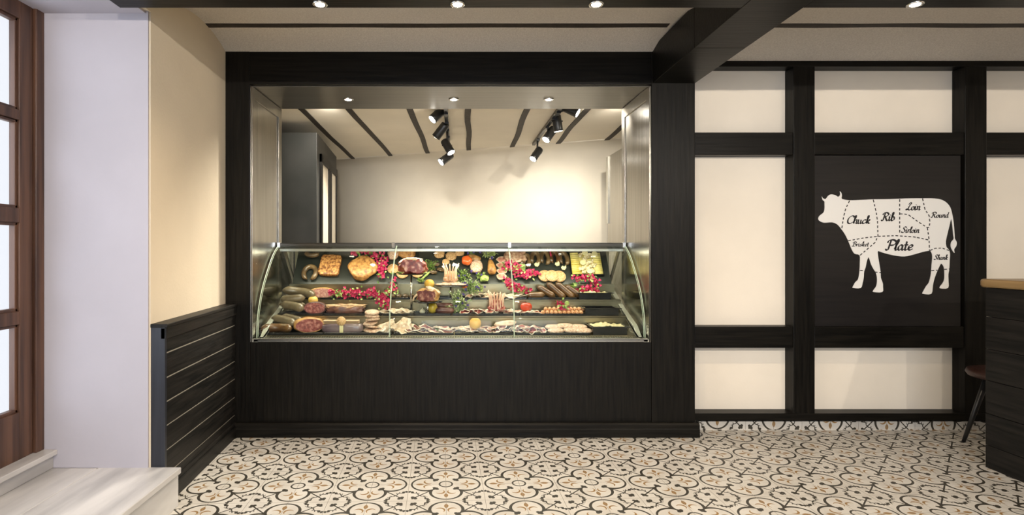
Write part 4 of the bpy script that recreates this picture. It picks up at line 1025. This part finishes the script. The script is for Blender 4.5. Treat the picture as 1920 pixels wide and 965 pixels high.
bougainvillea('trailing bougainvillea tip hanging down the first glass seam', [incl(735,512,.03),at(738,4.56,.97),at(733,4.5,.95),at(728,4.45,.93)], 20, 26, .014, 63)
for i, (px, py, r_) in enumerate(((755,513,.052),(783,512,.050),(737,505,.048))):
    on('grain_patty','round speckled golden patty on the back, '+('below left of the big beef joint','below right of the big beef joint','half hidden by the first glass seam')[i],'patty',MB().lathe([(.0,0),(r_*.92,0),(r_,.005),(r_*.96,.012),(0,.014)],30),[M['grain']],px,py,0,.004,'speckled round patties on the back')
on('herbed_ham','rounded brown ham at the top of the back above the beef joint','meat',MB().blob(.075,.062,.03,15,.09,2,.85,(0,0,.028)),[M['roast2']],763,476,0)
on('herbed_ham','pale herb-crusted ham beside the first glass seam, top of the back','meat',MB().blob(.045,.06,.03,16,.10,2,.85,(0,0,.028)),[M['patty']],738,479,0)
herb('leafy dark garnish on the back right of the beef joint', incl(808,500,.02), .055, .045, 420, 64, 0, ('leaf','stem'), .020)
on('leek_stalk','pale green leek stalk leaning diagonally left of the steaks','vegetable',MB().tube([(-.05,-.055,.012),(0,0,.014),(.045,.05,.012)],[.008,.009,.006],10),[M['leafl']],800,517,0)
R.seed(15)
for i, (px, py) in enumerate(((817,497),(826,507),(812,512))):
    on('dried_mushroom','dark dried mushroom piece, '+('upper','middle','lower')[i]+' of three left of the upper rack of ribs','vegetable',MB().blob(.032,.016,.012,i+20,.25,2.5,1,(0,0,.012)),[M['dark']],px,py,-10,.006,'dried mushrooms on the back')
for i, (px, py, r_) in enumerate(((824,478,.044),(846,482,.046),(862,476,.038),(836,494,.03))):
    on('golden_patty','golden fried patty behind the upper rack of ribs, '+('leftmost','middle one','rightmost','lowest small one')[i],'patty',MB().blob(r_,r_*.95,.012,i+30,.08,2.5,.9,(0,0,.012)),[M['grain']],px,py,0,.003+.004*i,'golden patties on the back')
t = fruit('orange_tomato','large orange-red tomato with violet petals on it, right of the upper rack of ribs',M['otomato'],(0,0,0),.044,.85,False,.25,5,'vegetable'); t.location = incl(875,495,.02); t.rotation_euler = irot(0)
t = fruit('orange_tomato','small orange-red tomato half in the herbs below the steaks',M['otomato'],at(872,4.45,L3+.075),.026,.8,False,.25,5,'vegetable')
on('coarse_sausage_half','round coarse speckled sausage half right of the orange tomato','meat',MB().blob(.052,.060,.03,17,.06,2.5,.85,(0,0,.028)),[M['patty']],893,503,0)
on('brown_roll','brown meat roll behind the coarse sausage half','meat',MB().blob(.06,.03,.024,19,.08,2.5,.85,(0,0,.024)),[M['casing']],888,487,-15,.004)
on('artichoke_half','small green-brown artichoke half at the foot of the smoked shank','vegetable',MB().blob(.036,.026,.018,23,.2,3,.9,(0,0,.018)),[M['leafl']],908,526,10,.02)
# smoked shank
t = thing('smoked_shank','upright smoked shank, narrow at the top, below the pale herb tuft','meat',incl(921,503,.004),irot(4))
MB().tube([(0,-.075,.032),(0,-.05,.036),(.0,0,.030),(-.002,.045,.022),(-.002,.07,.017)],[.026,.038,.032,.023,.015],18).build('meat', M['roast2'], t)
MB().tube([(-.002,.07,.017),(-.002,.088,.017)],[.010,.009],12).build('bone_end', M['bone'], t)
herb('pale green herb tuft with violet blossoms at the top of the back', incl(917,477,.03), .062, .036, 460, 65, 4, ('leafl','leafv'), .022)
herb('dark herb tuft with a violet blossom over the orange tomato', incl(884,476,.025), .036, .03, 200, 66, 3, ('leaf','leafv'), .018)
herb('green herbs between the upper rack of ribs and the speckled sausage half', incl(868,518,.03), .05, .038, 360, 67, 4, ('leaf','leafl'), .018)
# sliced salami block, terrine, lettuce
R.seed(16)
for i in range(4):
    on('terrine_slice','round coarse terrine slice left of the second glass seam, '+('topmost','second from the top','third from the top','lowest')[i],'sliced meat',noisy_disc(MB(),.044,.03,.008,i+60,.006),[M['salami'],M['fat']],941+R.uniform(-2,2),488+i*11,R.uniform(-12,12),.008+.003*i,'terrine slices on the back')
on('salad_bed','pale shredded meat salad in a clear block around the second glass seam','salad',MB().blob(.088,.056,.022,27,.16,5,.45,(0,0,.022)),[M['thinp']],966,485,0)
on('lettuce_heart','pale green lettuce heart right of the second glass seam','vegetable',noisy_disc(noisy_disc(noisy_disc(MB(),.034,.045,.003,71,.03),.026,.036,.003,72,.03,(.004,0,.012)),.02,.026,.003,73,.03,(0,.004,.022)),[M['leafl'],M['leafv']],977,506,10,.02)
bougainvillea('bougainvillea spray crossing the second glass seam on the back', [incl(945,506,.03),incl(960,502,.03),incl(968,515,.035),incl(990,522,.035),incl(1004,512,.03)], 86, 30, .016, 68)
bougainvillea('bougainvillea spray spilling onto the top deck right of the second seam', [incl(946,530,.04),at(960,4.55,L3+.085),at(975,4.54,L3+.06),at(993,4.54,L3+.055)], 66, 26, .014, 69)
for i, (px, py, s_) in enumerate(((985,492,0),(1003,488,0),(1021,487,0),(1039,487,0),(1056,488,0))):
    ringsaus('reflected brown looped sausage, '+('leftmost','second from the left','middle one','fourth from the left','rightmost')[i]+' of the five below the top rail', M['dark'] if i != 3 else M['brown'], px, py, .031, .0195, -75, 225, 1.9, (i-2)*3, 'looped sausages on the back', .004+.004*(i%2))
for i, (px, py, a) in enumerate(((1005,501,-20),(1043,500,10),(1055,507,-15))):
    mb = MB().prism([(-.020,-.004),(-.008,-.022),(.014,-.020),(.022,.002),(.016,.026),(.004,.010),(-.012,.014)], 0, .004, 'z')
    on('paper_tag','pale yellow paper tag tied to the looped sausages, '+('left one','middle one','right lower one')[i],'tag',mb,[M['tagc']],px,py,a,.046,'paper tags on the looped sausages')
on('chilli_string','string of small red chillies hanging between the looped sausages','vegetable',MB().tube([(0,.05,.04),(.004,.03,.045),(-.003,.01,.045),(.002,-.012,.044),(0,-.03,.042)],[.006,.008,.005,.008,.004],8),[M['boug']],1031,481,0)
for i, (px, py) in enumerate(((1021,519),(1048,520),(1034,521))):
    on('grain_patty','round speckled patty in the overlapping trio above the leaning sausages, '+('left','right','front middle')[i],'patty',MB().lathe([(.0,0),(.050,0),(.055,.005),(.053,.012),(0,.014)],34),[M['grain']],px,py,0,(.012,.012,.028)[i],'overlapping speckled patties')
# reflected tray of yellow vegetables, modelled as a solid tray
t = thing('salad_tray','reflected black tray packed with yellow pickled vegetables and cauliflower at the right of the back','tray',incl(1098,496,.003),irot(0))
MB().box(-.136,.136,-.118,.112,0,.006).box(-.136,.136,-.118,-.110,0,.026).box(-.136,.136,.104,.112,0,.026).box(-.136,-.128,-.118,.112,0,.026).box(.128,.136,-.118,.112,0,.026).build('container', M['tray'], t, bevel=.002)
R.seed(17); mb = MB()
for j in range(11):
    for s_ in (-1, 1):
        yy = -.100+j*.0195; mb.tube([(s_*.127,yy,.018),(s_*.06,yy+R.uniform(-.003,.003),.022)], .0105, 8)
mb.box(-.126,.126,-.108,.102,.006,.014); b = mb.build('yellow_sticks', M['yellowveg'], t); b['kind'] = 'stuff'
mb = MB()
for k in range(60): 
    mb.blob(R.uniform(.010,.016),R.uniform(.010,.016),.011,k,.22,3,1,(R.gauss(.002,.036),R.uniform(-.095,.092),.026+R.uniform(0,.008)),seg=10,rings=7)
b = mb.build('cauliflower_florets', M['floret'], t); b['kind'] = 'stuff'
for i, (px, py) in enumerate(((1095,479),(1113,481),(1104,513),(1091,497))):
    on('lemon_slice','reflected thin round lemon slice on the yellow vegetable tray, '+('upper left','upper right','lowest','middle left')[i],'fruit',MB().lathe([(.0,0),(.022,0),(.025,.001),(.025,.003),(.021,.0035),(0,.003)],26),[M['lemon']],px,py,0,.042,'lemon slices on the vegetable tray')
bougainvillea('bougainvillea spray along the foot of the yellow vegetable tray', [incl(1076,527,.045),incl(1092,529,.045),incl(1108,526,.045),at(1122,4.58,L3+.085)], 52, 22, .013, 70)
bougainvillea('low bougainvillea cluster behind the top deck tub of cream salad', [at(1078,4.56,L3+.07),at(1100,4.565,L3+.06),at(1120,4.565,L3+.06)], 34, 12, .010, 71)
herb('broad green leaves between the leaning sausages and the right tub', at(1073,4.57,L3+.085), .028, .022, 48, 72, 0, ('leaf','leafl'), .034)

# further greenery between the pieces on the back
herb('dark garnish leaves under the big beef joint at the foot of the back', incl(790,527,.02), .05, .018, 160, 73, 0, ('leaf','leafl'), .016)
herb('green herbs with violet blossoms trailing over the ledge left of the lower rack of ribs', at(895,4.56,L3+.085), .06, .03, 260, 74, 5, ('leafl','leaf'), .018)
herb('yellow-green leaves at the left of the coarse sausage half', incl(900,518,.025), .035, .02, 120, 75, 2, ('leaf','leafl'), .018)
herb('yellow-green leaves around the magenta spray right of the second seam', incl(985,515,.03), .05, .03, 130, 76, 0, ('leafl','leaf'), .024)
herb('pale leaves under the magenta branch by the first seam', at(712,4.42,L3+.045), .04, .03, 110, 77, 0, ('leafl','leaf'), .022)
herb('fresh green leaves at the left tip of the long magenta branch', at(636,4.42,L3+.04), .03, .022, 60, 78, 0, ('leafl','leaf'), .026)
